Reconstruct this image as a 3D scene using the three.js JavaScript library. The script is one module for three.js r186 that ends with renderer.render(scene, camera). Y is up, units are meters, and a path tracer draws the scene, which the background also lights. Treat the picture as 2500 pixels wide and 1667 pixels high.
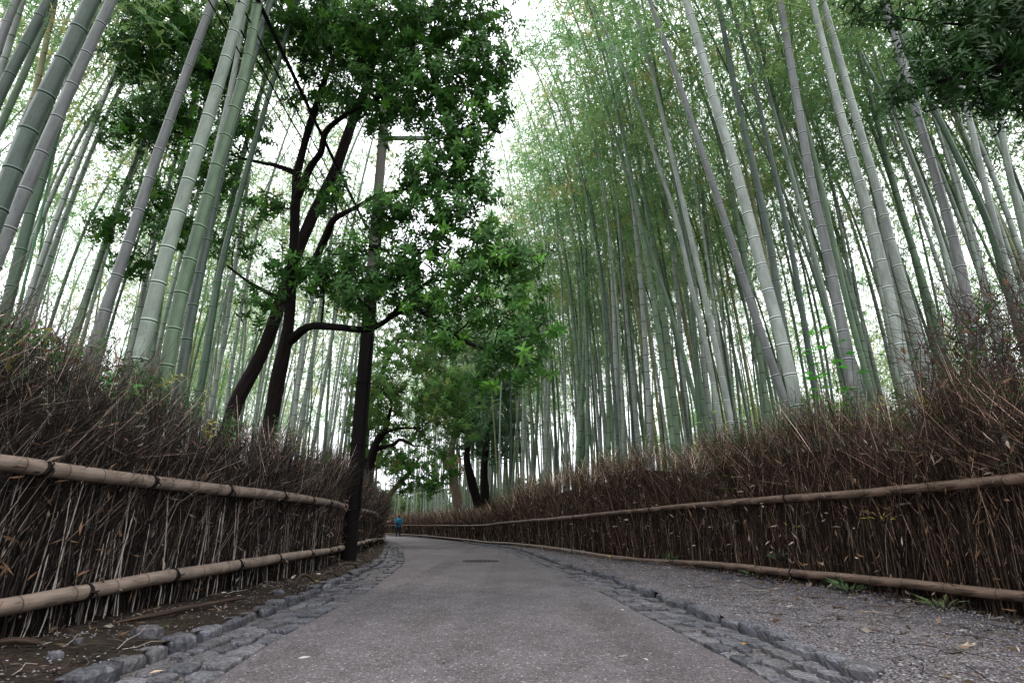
import * as THREE from 'three';
import { mergeGeometries, toCreasedNormals } from 'three/addons/utils/BufferGeometryUtils.js';
import { MarchingCubes } from 'three/addons/objects/MarchingCubes.js';

// ---------------------------------------------------------------- camera, sky, sun, exposure
const scene = new THREE.Scene();
const camera = new THREE.PerspectiveCamera(61.4155, 1024 / 682, 0.05, 900);
camera.position.set(0, 0.70, 0);
camera.rotation.set(THREE.MathUtils.degToRad(17.768), 0, 0);
const renderer = new THREE.WebGLRenderer({ antialias: true });
renderer.toneMapping = THREE.LinearToneMapping;
renderer.toneMappingExposure = 3.5;
renderer.shadowMap.enabled = true;
{ // bright overcast sky: brighter towards the zenith, cool white, faint cloud mottling
  const W = 256, H = 128, d = new Float32Array(W * H * 4);
  for (let j = 0; j < H; j++) for (let i = 0; i < W; i++) {
    const el = (j + 0.5) / H * Math.PI - Math.PI / 2, az = i / W * 2 * Math.PI;
    const s = Math.max(0, Math.sin(el));
    const m = 1 + 0.05 * Math.sin(3 * az + 4 * el) * Math.cos(2 * az - 7 * el + 1) + 0.03 * Math.sin(7 * az + 2) * Math.sin(9 * el);
    const L = el < 0 ? 0.35 : (0.72 + 0.55 * s) * m, k = (j * W + i) * 4;
    d[k] = 0.965 * L; d[k + 1] = 0.985 * L; d[k + 2] = 1.03 * L; d[k + 3] = 1;
  }
  const t = new THREE.DataTexture(d, W, H, THREE.RGBAFormat, THREE.FloatType);
  t.mapping = THREE.EquirectangularReflectionMapping; t.magFilter = t.minFilter = THREE.LinearFilter; t.needsUpdate = true;
  scene.background = t; scene.environment = t;
}
const sun = new THREE.DirectionalLight(0xfff6ea, 0.7);
sun.position.set(6, 60, -22); sun.target.position.set(0, 0, -12);
sun.castShadow = true; sun.shadow.radius = 40; sun.shadow.mapSize.set(2048, 2048);
Object.assign(sun.shadow.camera, { left: -45, right: 45, top: 50, bottom: -50, near: 1, far: 160 });
scene.add(sun, sun.target);

// ---------------------------------------------------------------- helpers
const V = (x, y, z) => new THREE.Vector3(x, y, z);
function rng(seed) { let a = seed >>> 0; return () => { a = (a + 0x6D2B79F5) | 0; let t = Math.imul(a ^ (a >>> 15), 1 | a); t = (t + Math.imul(t ^ (t >>> 7), 61 | t)) ^ t; return ((t ^ (t >>> 14)) >>> 0) / 4294967296; }; }
const rnd = rng(20240611);
const U = (a, b, r = rnd) => a + (b - a) * r();
const clamp = (x, a, b) => Math.min(b, Math.max(a, x));
const smooth = (a, b, x) => { const t = clamp((x - a) / (b - a), 0, 1); return t * t * (3 - 2 * t); };
const lerp = (a, b, t) => a + (b - a) * t;
function table(rows) { // rows of [z, value], z falling; smooth interpolation
  return z => {
    if (z >= rows[0][0]) return rows[0][1];
    const n = rows.length; if (z <= rows[n - 1][0]) return rows[n - 1][1];
    let i = 0; while (rows[i + 1][0] > z) i++;
    const [z1, p1] = rows[i], [z2, p2] = rows[i + 1], [z0, p0] = rows[Math.max(0, i - 1)], [z3, p3] = rows[Math.min(n - 1, i + 2)];
    const t = (z - z1) / (z2 - z1), m1 = (p2 - p0) / (z2 - z0) * (z2 - z1), m2 = (p3 - p1) / (z3 - z1) * (z2 - z1), t2 = t * t, t3 = t2 * t;
    return (2 * t3 - 3 * t2 + 1) * p1 + (t3 - 2 * t2 + t) * m1 + (-2 * t3 + 3 * t2) * p2 + (t3 - t2) * m2;
  };
}
function hash(x, y, s) { let h = Math.imul(x, 374761393) + Math.imul(y, 668265263) + Math.imul(s, 974634777) | 0; h = Math.imul(h ^ (h >>> 13), 1274126177); return ((h ^ (h >>> 16)) >>> 0) / 4294967296; }
function vnoise(x, y, per, s = 0) { // periodic value noise
  const xi = Math.floor(x), yi = Math.floor(y), fx = x - xi, fy = y - yi, u = fx * fx * (3 - 2 * fx), v = fy * fy * (3 - 2 * fy);
  const m = a => ((a % per) + per) % per, x0 = m(xi), x1 = m(xi + 1), y0 = m(yi), y1 = m(yi + 1);
  return lerp(lerp(hash(x0, y0, s), hash(x1, y0, s), u), lerp(hash(x0, y1, s), hash(x1, y1, s), u), v);
}
function fbm(x, y, per, oct, s = 0) { let a = 0, w = 0.5, t = 0; for (let i = 0; i < oct; i++) { a += w * vnoise(x * (1 << i), y * (1 << i), per << i, s + i); t += w; w *= 0.55; } return a / t; }
const n2 = (x, y, s = 0) => vnoise(x + 500, y + 500, 4096, s) * 2 - 1;
function tex(n, fn, srgb, rx = 1, ry = 1) {
  const d = new Uint8Array(n * n * 4);
  for (let j = 0; j < n; j++) for (let i = 0; i < n; i++) {
    const c = fn(i / n, j / n, i, j), k = (j * n + i) * 4;
    if (Array.isArray(c)) { d[k] = clamp(c[0], 0, 255); d[k + 1] = clamp(c[1], 0, 255); d[k + 2] = clamp(c[2], 0, 255); } else d[k] = d[k + 1] = d[k + 2] = clamp(c, 0, 255);
    d[k + 3] = 255;
  }
  const t = new THREE.DataTexture(d, n, n, THREE.RGBAFormat); t.wrapS = t.wrapT = THREE.RepeatWrapping;
  t.magFilter = THREE.LinearFilter; t.minFilter = THREE.LinearMipmapLinearFilter; t.generateMipmaps = true;
  if (srgb) t.colorSpace = THREE.SRGBColorSpace;
  t.repeat.set(rx, ry); t.needsUpdate = true; return t;
}
const lin = (r, g, b) => new THREE.Color().setRGB(r, g, b);
const used = {};
const numbered = n => { used[n] = (used[n] ?? -1) + 1; return used[n] ? `${n}_${String(used[n]).padStart(3, '0')}` : n; };
function tag(o, label, category, group) { o.userData.label = label; o.userData.category = category; if (group) o.userData.group = group; return o; }
function thing(name, label, category, pos = [0, 0, 0], group) { const o = new THREE.Group(); o.name = numbered(name); o.position.set(...pos); scene.add(o); return tag(o, label, category, group); }
function mesh(name, g, m, parent) { const o = new THREE.Mesh(g, m); o.name = parent && parent !== scene ? name : numbered(name); o.castShadow = o.receiveShadow = true; (parent || scene).add(o); return o; }
function structure(name, g, m) { const o = mesh(name, g, m, scene); o.userData.kind = 'structure'; return o; }
function inst(name, g, m, mats, parent, colors) {
  const o = new THREE.InstancedMesh(g, m, mats.length); o.name = parent && parent !== scene ? name : numbered(name);
  mats.forEach((x, i) => o.setMatrixAt(i, x)); if (colors) colors.forEach((c, i) => o.setColorAt(i, c));
  o.castShadow = o.receiveShadow = true; o.userData.kind = 'stuff'; (parent || scene).add(o); return o;
}
const Y = V(0, 1, 0), _q = new THREE.Quaternion();
function along(p, dir, sr, len, roll = 0) { // matrix that lays a unit y-geometry along dir
  const q = new THREE.Quaternion().setFromUnitVectors(Y, dir.clone().normalize());
  if (roll) q.multiply(_q.setFromAxisAngle(Y, roll));
  return new THREE.Matrix4().compose(p, q, V(sr, len, sr));
}
function geo(pos, idx, uv, col) {
  const g = new THREE.BufferGeometry(); g.setAttribute('position', new THREE.Float32BufferAttribute(pos, 3));
  g.setAttribute('uv', new THREE.Float32BufferAttribute(uv || new Array(pos.length / 3 * 2).fill(0), 2));
  if (col) g.setAttribute('color', new THREE.Float32BufferAttribute(col, 3));
  g.setIndex(idx); g.computeVertexNormals(); return g;
}
function tube(pts, radii, sides = 8, o = {}) { // swept tube, uv: around x metres
  const n = pts.length, pos = [], uv = [], idx = [], col = o.col ? [] : null; let nrm = null, L = 0;
  for (let i = 0; i < n; i++) {
    const t = pts[Math.min(n - 1, i + 1)].clone().sub(pts[Math.max(0, i - 1)]).normalize();
    if (!nrm) nrm = (Math.abs(t.y) < 0.9 ? V(0, 1, 0) : V(1, 0, 0)).cross(t).normalize(); else nrm.addScaledVector(t, -nrm.dot(t)).normalize();
    const b = t.clone().cross(nrm); if (i) L += pts[i].distanceTo(pts[i - 1]);
    for (let k = 0; k <= sides; k++) {
      const a = k / sides * Math.PI * 2, r = radii[i] * (o.wob ? 1 + o.wob * n2(Math.cos(a) * 1.5 + i * 0.35, Math.sin(a) * 1.5 + (o.seed || 0)) : 1);
      pos.push(pts[i].x + r * (Math.cos(a) * nrm.x + Math.sin(a) * b.x), pts[i].y + r * (Math.cos(a) * nrm.y + Math.sin(a) * b.y), pts[i].z + r * (Math.cos(a) * nrm.z + Math.sin(a) * b.z));
      uv.push(k / sides * (o.u || 1), L * (o.v || 1) + (o.v0 || 0)); if (col) col.push(...o.col[i]);
    }
  }
  for (let i = 0; i < n - 1; i++) for (let k = 0; k < sides; k++) { const a = i * (sides + 1) + k, c = a + sides + 1; idx.push(a, a + 1, c, a + 1, c + 1, c); }
  if (o.caps) for (const e of [0, n - 1]) { const c = pos.length / 3; pos.push(pts[e].x, pts[e].y, pts[e].z); uv.push(0.5, 0); if (col) col.push(...(o.capCol || o.col[e])); for (let k = 0; k < sides; k++) e ? idx.push(c, e * (sides + 1) + k, e * (sides + 1) + k + 1) : idx.push(c, k + 1, k); }
  return geo(pos, idx, uv, col);
}
const spline = (arr, n) => new THREE.CatmullRomCurve3(arr.map(p => V(p[0], p[1], p[2])), false, 'centripetal').getPoints(n);
function splineR(arr, n) { // points and radii along [x,y,z,r] rows
  const c = new THREE.CatmullRomCurve3(arr.map(p => V(p[0], p[1], p[2])), false, 'centripetal'), P = [], Rr = [];
  for (let i = 0; i <= n; i++) { const t = i / n, f = t * (arr.length - 1), k = Math.min(arr.length - 2, Math.floor(f)); P.push(c.getPoint(t)); Rr.push(lerp(arr[k][3], arr[k + 1][3], f - k)); }
  return [P, Rr];
}

// ---------------------------------------------------------------- the lie of the land
const gy = z => -0.18 * smooth(18, 32, -z);
const LF = table([[6, -3.05], [-3, -3.03], [-5, -3.05], [-6.5, -3.0], [-8.2, -2.98], [-10, -3.1], [-11.55, -3.32], [-13.65, -3.67], [-17, -4.15], [-24, -5.3], [-36.5, -7.9], [-45, -11], [-52, -15], [-60, -21]]);
const LK = table([[6, -1.85], [-3.3, -1.92], [-4.4, -1.97], [-5.5, -2.02], [-7.25, -2.14], [-10, -2.36], [-13.1, -2.75], [-18.8, -3.85], [-25, -5.0], [-33.6, -6.9], [-45, -10.4], [-52, -14.4], [-60, -20.4]]);
const LA = table([[6, -1.35], [-3, -1.42], [-4, -1.5], [-5.8, -1.58], [-7, -1.62], [-9.5, -1.84], [-12.2, -2.14], [-17.4, -3.1], [-25, -4.5], [-33, -6.4], [-45, -9.9], [-52, -13.9], [-60, -20]]);
const RA = table([[6, 1.35], [-3, 1.22], [-4, 1.16], [-5.2, 1.08], [-6.1, 1.03], [-7.2, 0.94], [-8.4, 0.83], [-11.6, 0.45], [-17, -0.1], [-24.6, -1.3], [-37, -3.8], [-44, -6.2], [-51, -9.2], [-58, -13.4], [-66, -20]]);
const RK = table([[6, 1.75], [-3.3, 1.64], [-5, 1.55], [-6.9, 1.41], [-8.7, 1.3], [-10.4, 1.05], [-11.6, 0.88], [-17, 0.35], [-24.6, -0.87], [-37, -3.36], [-44, -5.8], [-51, -8.8], [-58, -13], [-66, -19.6]]);
const RF = table([[6, 3.65], [-4.4, 3.53], [-5.7, 3.53], [-6.3, 3.47], [-7.1, 3.32], [-8.2, 3.18], [-9.2, 3.0], [-10.4, 2.73], [-12.7, 2.1], [-18.3, 0.9], [-25, -0.45], [-30, -1.4], [-36, -2.95], [-41, -4.6], [-46, -6.3], [-52, -8.6], [-61, -12.8], [-68, -18.5]]);
function ground(x, z) {
  const l = LF(z), r = RF(z); let y = gy(z);
  if (x < l) y += 0.35 * smooth(0, 1.5, l - x) + 0.06 * n2(x * 0.5, z * 0.5); else if (x > r) y += 0.35 * smooth(0, 1.5, x - r) + 0.06 * n2(x * 0.5, z * 0.5); else y -= 0.05;
  return y;
}

// ---------------------------------------------------------------- textures and materials
const T = {};
T.asphalt = tex(1024, (u, v, i, j) => {
  const big = fbm(u * 6, v * 6, 6, 4, 3), mid = fbm(u * 40, v * 40, 40, 2, 9), c = vnoise(u * 130, v * 130, 130, 21), f = hash(i, j, 5);
  let g = 92 + 26 * (big - 0.5) + 22 * (mid - 0.5) + 26 * (f - 0.5) + 20 * (c - 0.5);
  const s = vnoise(u * 110, v * 110, 110, 33); if (s > 0.82) g += 95 * (s - 0.78) / 0.2; if (s < 0.14) g -= 40;
  return [g * 1.0, g * 0.965, g * 0.985];
}, true);
T.asphaltB = tex(1024, (u, v, i, j) => 255 * (0.6 * vnoise(u * 130, v * 130, 130, 21) + 0.4 * vnoise(u * 128, v * 128, 128, 44)), false);
T.stone = tex(512, (u, v, i, j) => { const g = 116 + 70 * (fbm(u * 5, v * 5, 5, 5, 61) - 0.5) + 60 * (vnoise(u * 60, v * 60, 60, 9) - 0.5) + 50 * (hash(i, j, 8) - 0.5) + (vnoise(u * 90, v * 90, 90, 4) > 0.84 ? 34 : 0); return [g * 0.985, g * 0.985, g * 1.02]; }, true);
T.stoneB = tex(512, (u, v) => 255 * fbm(u * 24, v * 24, 24, 5, 71), false);
T.soil = tex(1024, (u, v, i, j) => {
  const a = fbm(u * 7, v * 7, 7, 6, 81), b = fbm(u * 60, v * 60, 60, 3, 82), g = 58 + 56 * (a - 0.5) + 46 * (b - 0.5) + 22 * (hash(i, j, 3) - 0.5);
  const moss = smooth(0.58, 0.72, fbm(u * 5 + 2, v * 5, 5, 4, 87)) * 0.6, pale = vnoise(u * 130, v * 130, 130, 88) > 0.9 ? 34 : 0;
  return [g * lerp(1.12, 0.9, moss) + pale, g * lerp(1.0, 1.02, moss) + pale * 0.9, g * lerp(0.9, 0.62, moss) + pale * 0.75];
}, true);
T.soilB = tex(512, (u, v) => 255 * fbm(u * 16, v * 16, 16, 6, 91), false);
T.gravel = tex(1024, (u, v, i, j) => {
  const a = fbm(u * 5, v * 5, 5, 5, 101), c1 = vnoise(u * 110, v * 110, 110, 102), c2 = vnoise(u * 190, v * 190, 190, 103);
  const g = 104 + 60 * (a - 0.5) + 100 * (c1 - 0.5) + 80 * (c2 - 0.5) + 30 * (hash(i, j, 6) - 0.5), d = smooth(0.5, 0.7, fbm(u * 4, v * 4, 4, 4, 107)) * 0.4;
  return [g * lerp(1, 0.78, d), g * lerp(0.965, 0.72, d), g * lerp(0.985, 0.66, d)];
}, true);
T.gravelB = tex(1024, (u, v) => 255 * (0.6 * vnoise(u * 110, v * 110, 110, 102) + 0.4 * vnoise(u * 190, v * 190, 190, 103)), false);
T.bark = tex(512, (u, v, i, j) => { const g = 150 + 110 * (fbm(u * 14, v * 5, 70, 5, 111) - 0.5) + 40 * (fbm(u * 40, v * 10, 40, 3, 115) - 0.5); return [g, g * 0.94, g * 0.9]; }, true);
T.barkB = tex(512, (u, v) => 255 * fbm(u * 16, v * 6, 48, 5, 121), false);
T.bamboo = tex(512, (u, v, i, j) => { const s = fbm(u * 40, v * 3, 120, 3, 131), m = fbm(u * 5, v * 5, 5, 5, 133), sp = vnoise(u * 60, v * 40, 240, 135); const g = 205 + 22 * (s - 0.5) + 80 * (m - 0.5) + 30 * (hash(i, j, 77) - 0.5) - (sp > 0.88 ? 30 : 0); return [g, g, g * 0.99]; }, true);
T.rail = tex(512, (u, v, i, j) => { const s = fbm(u * 30, v * 3, 90, 4, 141), m = fbm(u * 4, v * 4, 4, 5, 143), st = smooth(0.62, 0.75, fbm(u * 8, v * 6, 24, 4, 147)); const g = 190 + 80 * (s - 0.5) + 130 * (m - 0.5) - 80 * st; return [g, g * lerp(0.97, 0.9, st), g * lerp(0.95, 0.82, st)]; }, true);
const M = {};
const std = (c, o = {}) => new THREE.MeshPhysicalMaterial({ color: c, roughness: 0.9, specularIntensity: 0.2, side: THREE.DoubleSide, ...o });
M.asphalt = std(lin(0.69, 0.672, 0.69), { vertexColors: true, map: T.asphalt, bumpMap: T.asphaltB, bumpScale: 0.004, roughness: 0.82 });
M.soil = std(lin(0.4, 0.36, 0.35), { map: T.soil, bumpMap: T.soilB, bumpScale: 0.03, roughness: 1 });
M.gravel = std(lin(0.6, 0.58, 0.6), { map: T.gravel, bumpMap: T.gravelB, bumpScale: 0.01, roughness: 0.95 });
M.grout = std(lin(0.55, 0.53, 0.52), { map: T.gravel, bumpMap: T.soilB, bumpScale: 0.02, roughness: 1 });
M.stones = [[0.4, 0.4, 0.42], [0.32, 0.32, 0.345], [0.48, 0.465, 0.475], [0.37, 0.355, 0.355]].map(c => std(lin(...c), { map: T.stone, bumpMap: T.stoneB, bumpScale: 0.006, roughness: 0.78 }));
M.bark = std(lin(0.022, 0.018, 0.017), { map: T.bark, bumpMap: T.barkB, bumpScale: 0.012 });
M.paleBark = std(lin(0.42, 0.37, 0.31), { map: T.bark, bumpMap: T.barkB, bumpScale: 0.012 });
M.rootBark = std(lin(0.15, 0.12, 0.1), { map: T.bark, bumpMap: T.barkB, bumpScale: 0.006 });
M.leanBark = std(lin(0.05, 0.04, 0.042), { map: T.bark, bumpMap: T.barkB, bumpScale: 0.015 });
const culmC = { pale: [0.4, 0.445, 0.41], grey: [0.22, 0.23, 0.23], green: [0.15, 0.23, 0.14], sage: [0.29, 0.35, 0.29], dark: [0.085, 0.12, 0.098], deep: [0.07, 0.125, 0.075], bright: [0.09, 0.26, 0.11], olive: [0.27, 0.275, 0.13] };
M.culm = {}; for (const k in culmC) M.culm[k] = new THREE.MeshPhysicalMaterial({ color: lin(...culmC[k]), map: T.bamboo, roughness: 0.42, specularIntensity: 0.6, vertexColors: true, side: THREE.DoubleSide });
M.ring = {}; for (const k in culmC) M.ring[k] = new THREE.MeshPhysicalMaterial({ specularIntensity: 0.4, color: lin(...culmC[k]), roughness: 0.6, vertexColors: true });
M.rail = new THREE.MeshPhysicalMaterial({ specularIntensity: 0.4, color: lin(0.4, 0.33, 0.285), map: T.rail, roughness: 0.55, vertexColors: true, bumpMap: T.rail, bumpScale: 0.001 });
M.railRight = new THREE.MeshPhysicalMaterial({ specularIntensity: 0.4, color: lin(0.26, 0.185, 0.145), map: T.rail, roughness: 0.5, vertexColors: true, bumpMap: T.rail, bumpScale: 0.001 });
M.rope = std(lin(0.012, 0.011, 0.012), { roughness: 0.85 });
M.twig = std(lin(1, 1, 1), { roughness: 0.85 });
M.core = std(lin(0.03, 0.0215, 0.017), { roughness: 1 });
const leafMat = (c, tr, ro = 0.6) => new THREE.MeshPhysicalMaterial({ color: lin(...c), transmission: tr, roughness: ro, thickness: 0, specularIntensity: 0.25, side: THREE.DoubleSide });
M.bambooLeaf = leafMat([1, 1, 1], 0.58, 1); M.crownLeaf = leafMat([1, 1, 1], 0.58, 1); M.crownLeaf.vertexColors = true;
M.leaf = leafMat([1, 1, 1], 0.35, 1);
M.deadLeaf = leafMat([1, 1, 1], 0.2, 1);

// ---------------------------------------------------------------- ground, path, verges
function ribbon(a, b, z0, z1, dz, nx, h, off = 0) {
  const pos = [], uv = [], idx = []; let rows = 0;
  for (let z = z0; z >= z1 - 1e-6; z -= dz * (1 + Math.max(0, -z - 8) * 0.06)) {
    const xa = a(z), xb = b(z);
    for (let i = 0; i <= nx; i++) { const x = lerp(xa, xb, i / nx); pos.push(x, h(x, z, i / nx), z); uv.push(x, -z); }
    rows++;
  }
  for (let r = 0; r < rows - 1; r++) for (let i = 0; i < nx; i++) { const p = r * (nx + 1) + i, q = p + nx + 1; idx.push(p, p + 1, q, p + 1, q + 1, q); }
  return geo(pos, idx, uv);
}
{
  const xs = [], zs = [];
  for (let x = -400; x < -20; x += 20) xs.push(x); for (let x = -20; x < -8; x += 1) xs.push(x); for (let x = -8; x <= 8; x += 0.25) xs.push(x); for (let x = 9; x <= 20; x += 1) xs.push(x); for (let x = 40; x <= 400; x += 20) xs.push(x);
  for (let z = 120; z > 8; z -= 10) zs.push(z); for (let z = 8; z > -20; z -= 0.4) zs.push(z); for (let z = -20; z > -70; z -= 1) zs.push(z); for (let z = -70; z >= -560; z -= 20) zs.push(z);
  const pos = [], uv = [], idx = [], nx = xs.length;
  for (const z of zs) for (const x of xs) { pos.push(x, ground(x, z), z); uv.push(x * 0.5, -z * 0.5); }
  for (let r = 0; r < zs.length - 1; r++) for (let i = 0; i < nx - 1; i++) { const p = r * nx + i, q = p + nx; idx.push(p, p + 1, q, p + 1, q + 1, q); }
  structure('ground', geo(pos, idx, uv), M.soil);
}
{ const rg = ribbon(z => LA(z), z => RA(z), 6, -64, 0.14, 34, (x, z, t) => gy(z) + 0.012 * Math.sin(t * Math.PI) + 0.003 * n2(x * 2, z * 2));
  const p = rg.attributes.position, c = new Float32Array(p.count * 3);
  for (let i = 0; i < p.count; i++) { const x = p.getX(i), z = p.getZ(i), k = 1 + 0.1 * n2(x * 0.9, z * 0.5, 31) + 0.1 * n2(x * 2.6, z * 1.7, 32) + 0.07 * n2(x * 6, z * 4, 33), d = smooth(0.35, 0.8, n2(x * 1.6, z * 0.6, 34)) * 0.14; c[i * 3] = k * (1 - d); c[i * 3 + 1] = k * (1 - d * 1.1); c[i * 3 + 2] = k * (1 - d * 1.3); }
  rg.setAttribute('color', new THREE.BufferAttribute(c, 3)); structure('road', rg, M.asphalt); }
structure('dirt_verge', ribbon(z => LF(z) - 0.6, z => LK(z) - 0.08, 6, -56, 0.08, 26, (x, z, t) => gy(z) + 0.045 + 0.018 * n2(x * 2.2, z * 2.2, 2) + 0.012 * n2(x * 7, z * 7, 3) + 0.006 * n2(x * 18, z * 18, 5)), M.soil);
structure('gravel_verge', ribbon(z => RK(z) + (z > -3.1 ? -0.12 : 0.06), z => RF(z) + 0.6, 6, -64, 0.08, 26, (x, z, t) => gy(z) + 0.035 - (z > -3.1 ? 0.06 * smooth(0.12, 0, t) : 0) + 0.05 * smooth(0.55, 0.95, t) + 0.015 * n2(x * 2, z * 2, 6) + 0.008 * n2(x * 8, z * 8, 7) + 0.005 * n2(x * 20, z * 20, 8)), M.gravel);
const gutterL = structure('gutter_pavement', ribbon(z => LK(z) - 0.2, z => LA(z) + 0.05, 6, -62, 0.2, 5, (x, z, t) => gy(z) - 0.018 + 0.008 * n2(x * 9, z * 9, 4) + 0.02 * smooth(0.85, 1, t) * 0), M.grout);
const gutterR = structure('gutter_pavement', ribbon(z => RA(z) - 0.05, z => RK(z) + 0.2, 6, -64, 0.2, 5, (x, z, t) => gy(z) - 0.018 + 0.008 * n2(x * 9, z * 9, 4)), M.grout);
function slab(poly, y0, y1, bev, dome, seed) { // stone: polygon [x,z], rounded shoulder, uneven top
  const n = poly.length, cx = poly.reduce((s, p) => s + p[0], 0) / n, cz = poly.reduce((s, p) => s + p[1], 0) / n, pos = [], uv = [], idx = [];
  const ring = (k, y, j) => poly.forEach((p, i) => { const x = cx + (p[0] - cx) * k, z = cz + (p[1] - cz) * k, yy = y + j * (hash(i, seed, 17) - 0.5); pos.push(x, yy, z); uv.push(x * 1.3 + yy * 1.1 + seed * 0.37, z * 1.3 + yy * 1.1 + seed * 0.71); });
  const h = y1 - y0; ring(0.97, y0, 0); ring(1, y0 + h * 0.6, h * 0.12); ring(1 - bev * 0.3, y1 - h * 0.1, h * 0.08); ring(1 - bev, y1, h * 0.05); ring(0.55, y1 + dome * 0.8, h * 0.1);
  pos.push(cx, y1 + dome, cz); uv.push(cx * 1.3 + (y1 + dome) * 1.1 + seed * 0.37, cz * 1.3 + (y1 + dome) * 1.1 + seed * 0.71);
  for (let r = 0; r < 4; r++) for (let i = 0; i < n; i++) { const a = r * n + i, b = r * n + (i + 1) % n; idx.push(a, b, a + n, b, b + n, a + n); }
  for (let i = 0; i < n; i++) idx.push(4 * n + i, 4 * n + (i + 1) % n, 5 * n);
  return toCreasedNormals(geo(pos, idx, uv), 0.5);
}
function roundPoly(quad, k, r, jit) { // cut corners of a quad and roughen its sides
  const out = [];
  for (let i = 0; i < 4; i++) {
    const p = quad[i], a = quad[(i + 3) % 4], b = quad[(i + 1) % 4], k1 = k * U(0.5, 1.4, r), k2 = k * U(0.5, 1.4, r), mk = 0.5;
    out.push([lerp(p[0], a[0], k1), lerp(p[1], a[1], k1)], [lerp(p[0], (a[0] + b[0]) / 2, 0.16 * k / 0.2), lerp(p[1], (a[1] + b[1]) / 2, 0.16 * k / 0.2)], [lerp(p[0], b[0], k2), lerp(p[1], b[1], k2)]);
    out.push([lerp(p[0], b[0], mk) + U(-jit, jit, r), lerp(p[1], b[1], mk) + U(-jit, jit, r)]);
  }
  return out;
}
{ // paving stones of the two gutters and the kerb stones beside them
  const r = rng(77); let s = 0;
  for (const [side, root] of [[-1, gutterL], [1, gutterR]]) {
    const inner = side < 0 ? LA : RA, outer = side < 0 ? LK : RK, cols = [0, 0.38, 0.7, 1];
    let made = 0;
    for (let c = 0; c < 3; c++) {
      let z = -1.9 - 0.1 * c;
      while (z > -24 && made < 100 * (c + 1) - 4) {
        const far = Math.max(0, -z - 7), len = U(0.15, 0.34, r) * (1 + far * 0.08), g = 0.009, wob = k => 0.1 * n2(k * 2.6, side * 3, 12);
        const X = (zz, e) => lerp(inner(zz), outer(zz) - side * 0.005, clamp(cols[c + e] + (c + e > 0 && c + e < 3 ? wob(zz + e * 3.3) : 0), 0, 1));
        const j = () => U(-0.035, 0.035, r), z1 = z - len, sg = side;
        const quad = [[X(z, 0) + sg * g + j() * 0.5, z - g + j()], [X(z, 1) - sg * g + j() * 0.5, z - g + j()], [X(z1, 1) - sg * g + j() * 0.5, z1 + g + j()], [X(z1, 0) + sg * g + j() * 0.5, z1 + g + j()]];
        const y = gy(z);
        if (r() > 0.035) { mesh('paving_stone', slab(roundPoly(quad, U(0.16, 0.3, r), r, 0.02), y - 0.06, y + U(-0.012, 0.01, r), U(0.05, 0.1, r), U(-0.002, 0.005, r), ++s), M.stones[Math.floor(r() * 4)], root); made++; }
        z = z1;
      }
    }
    const kerb = new THREE.Group(); kerb.name = side < 0 ? 'kerb_left' : 'kerb_right'; kerb.userData.kind = 'structure'; scene.add(kerb);
    let z = side < 0 ? -2.2 : -3.05;
    while (z > -34) {
      const far = Math.max(0, -z - 9), len = U(0.2, 0.42, r) * (1 + far * 0.05), g = U(0.012, 0.04, r), w = U(0.11, 0.18, r), z1 = z - len;
      const shift = U(-0.045, 0.035, r), X = (zz, k) => outer(zz) + side * (shift + k * w), j = () => U(-0.03, 0.03, r);
      const quad = [[X(z, 0) + j() * 0.6, z - g + j()], [X(z, 1) + j(), z - g + j()], [X(z1, 1) + j(), z1 + g + j()], [X(z1, 0) + j() * 0.6, z1 + g + j()]];
      const y = gy(z);
      mesh('kerb_stone', slab(roundPoly(quad, U(0.18, 0.3, r), r, 0.025), y - 0.06, y + U(0.03, 0.06, r), U(0.12, 0.22, r), U(0.004, 0.016, r), ++s), M.stones[[1, 1, 3, 0][Math.floor(r() * 4)]], kerb);
      z = z1;
    }
  }
}
{ // manhole cover in the asphalt
  const m = thing('manhole_cover', 'round dark iron manhole cover set in the asphalt', 'manhole cover', [-0.64, gy(-12.5) + 0.012, -12.5]);
  const iron = std(lin(0.025, 0.025, 0.028), { roughness: 0.7 });
  const lid = new THREE.CylinderGeometry(0.33, 0.33, 0.012, 40); mesh('lid', lid, iron, m).position.y = 0.002;
  const rim = new THREE.TorusGeometry(0.36, 0.018, 6, 48).rotateX(Math.PI / 2).scale(1, 0.4, 1); mesh('rim', rim, iron, m).position.y = 0.003;
  const ribs = []; for (let a = -3; a <= 3; a++) for (let b = -3; b <= 3; b++) if (a * a + b * b < 9.5) ribs.push(new THREE.BoxGeometry(0.055, 0.006, 0.055).translate(a * 0.085, 0.011, b * 0.085));
  for (const g of ribs) mesh('tread', g, iron, m);
}

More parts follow.
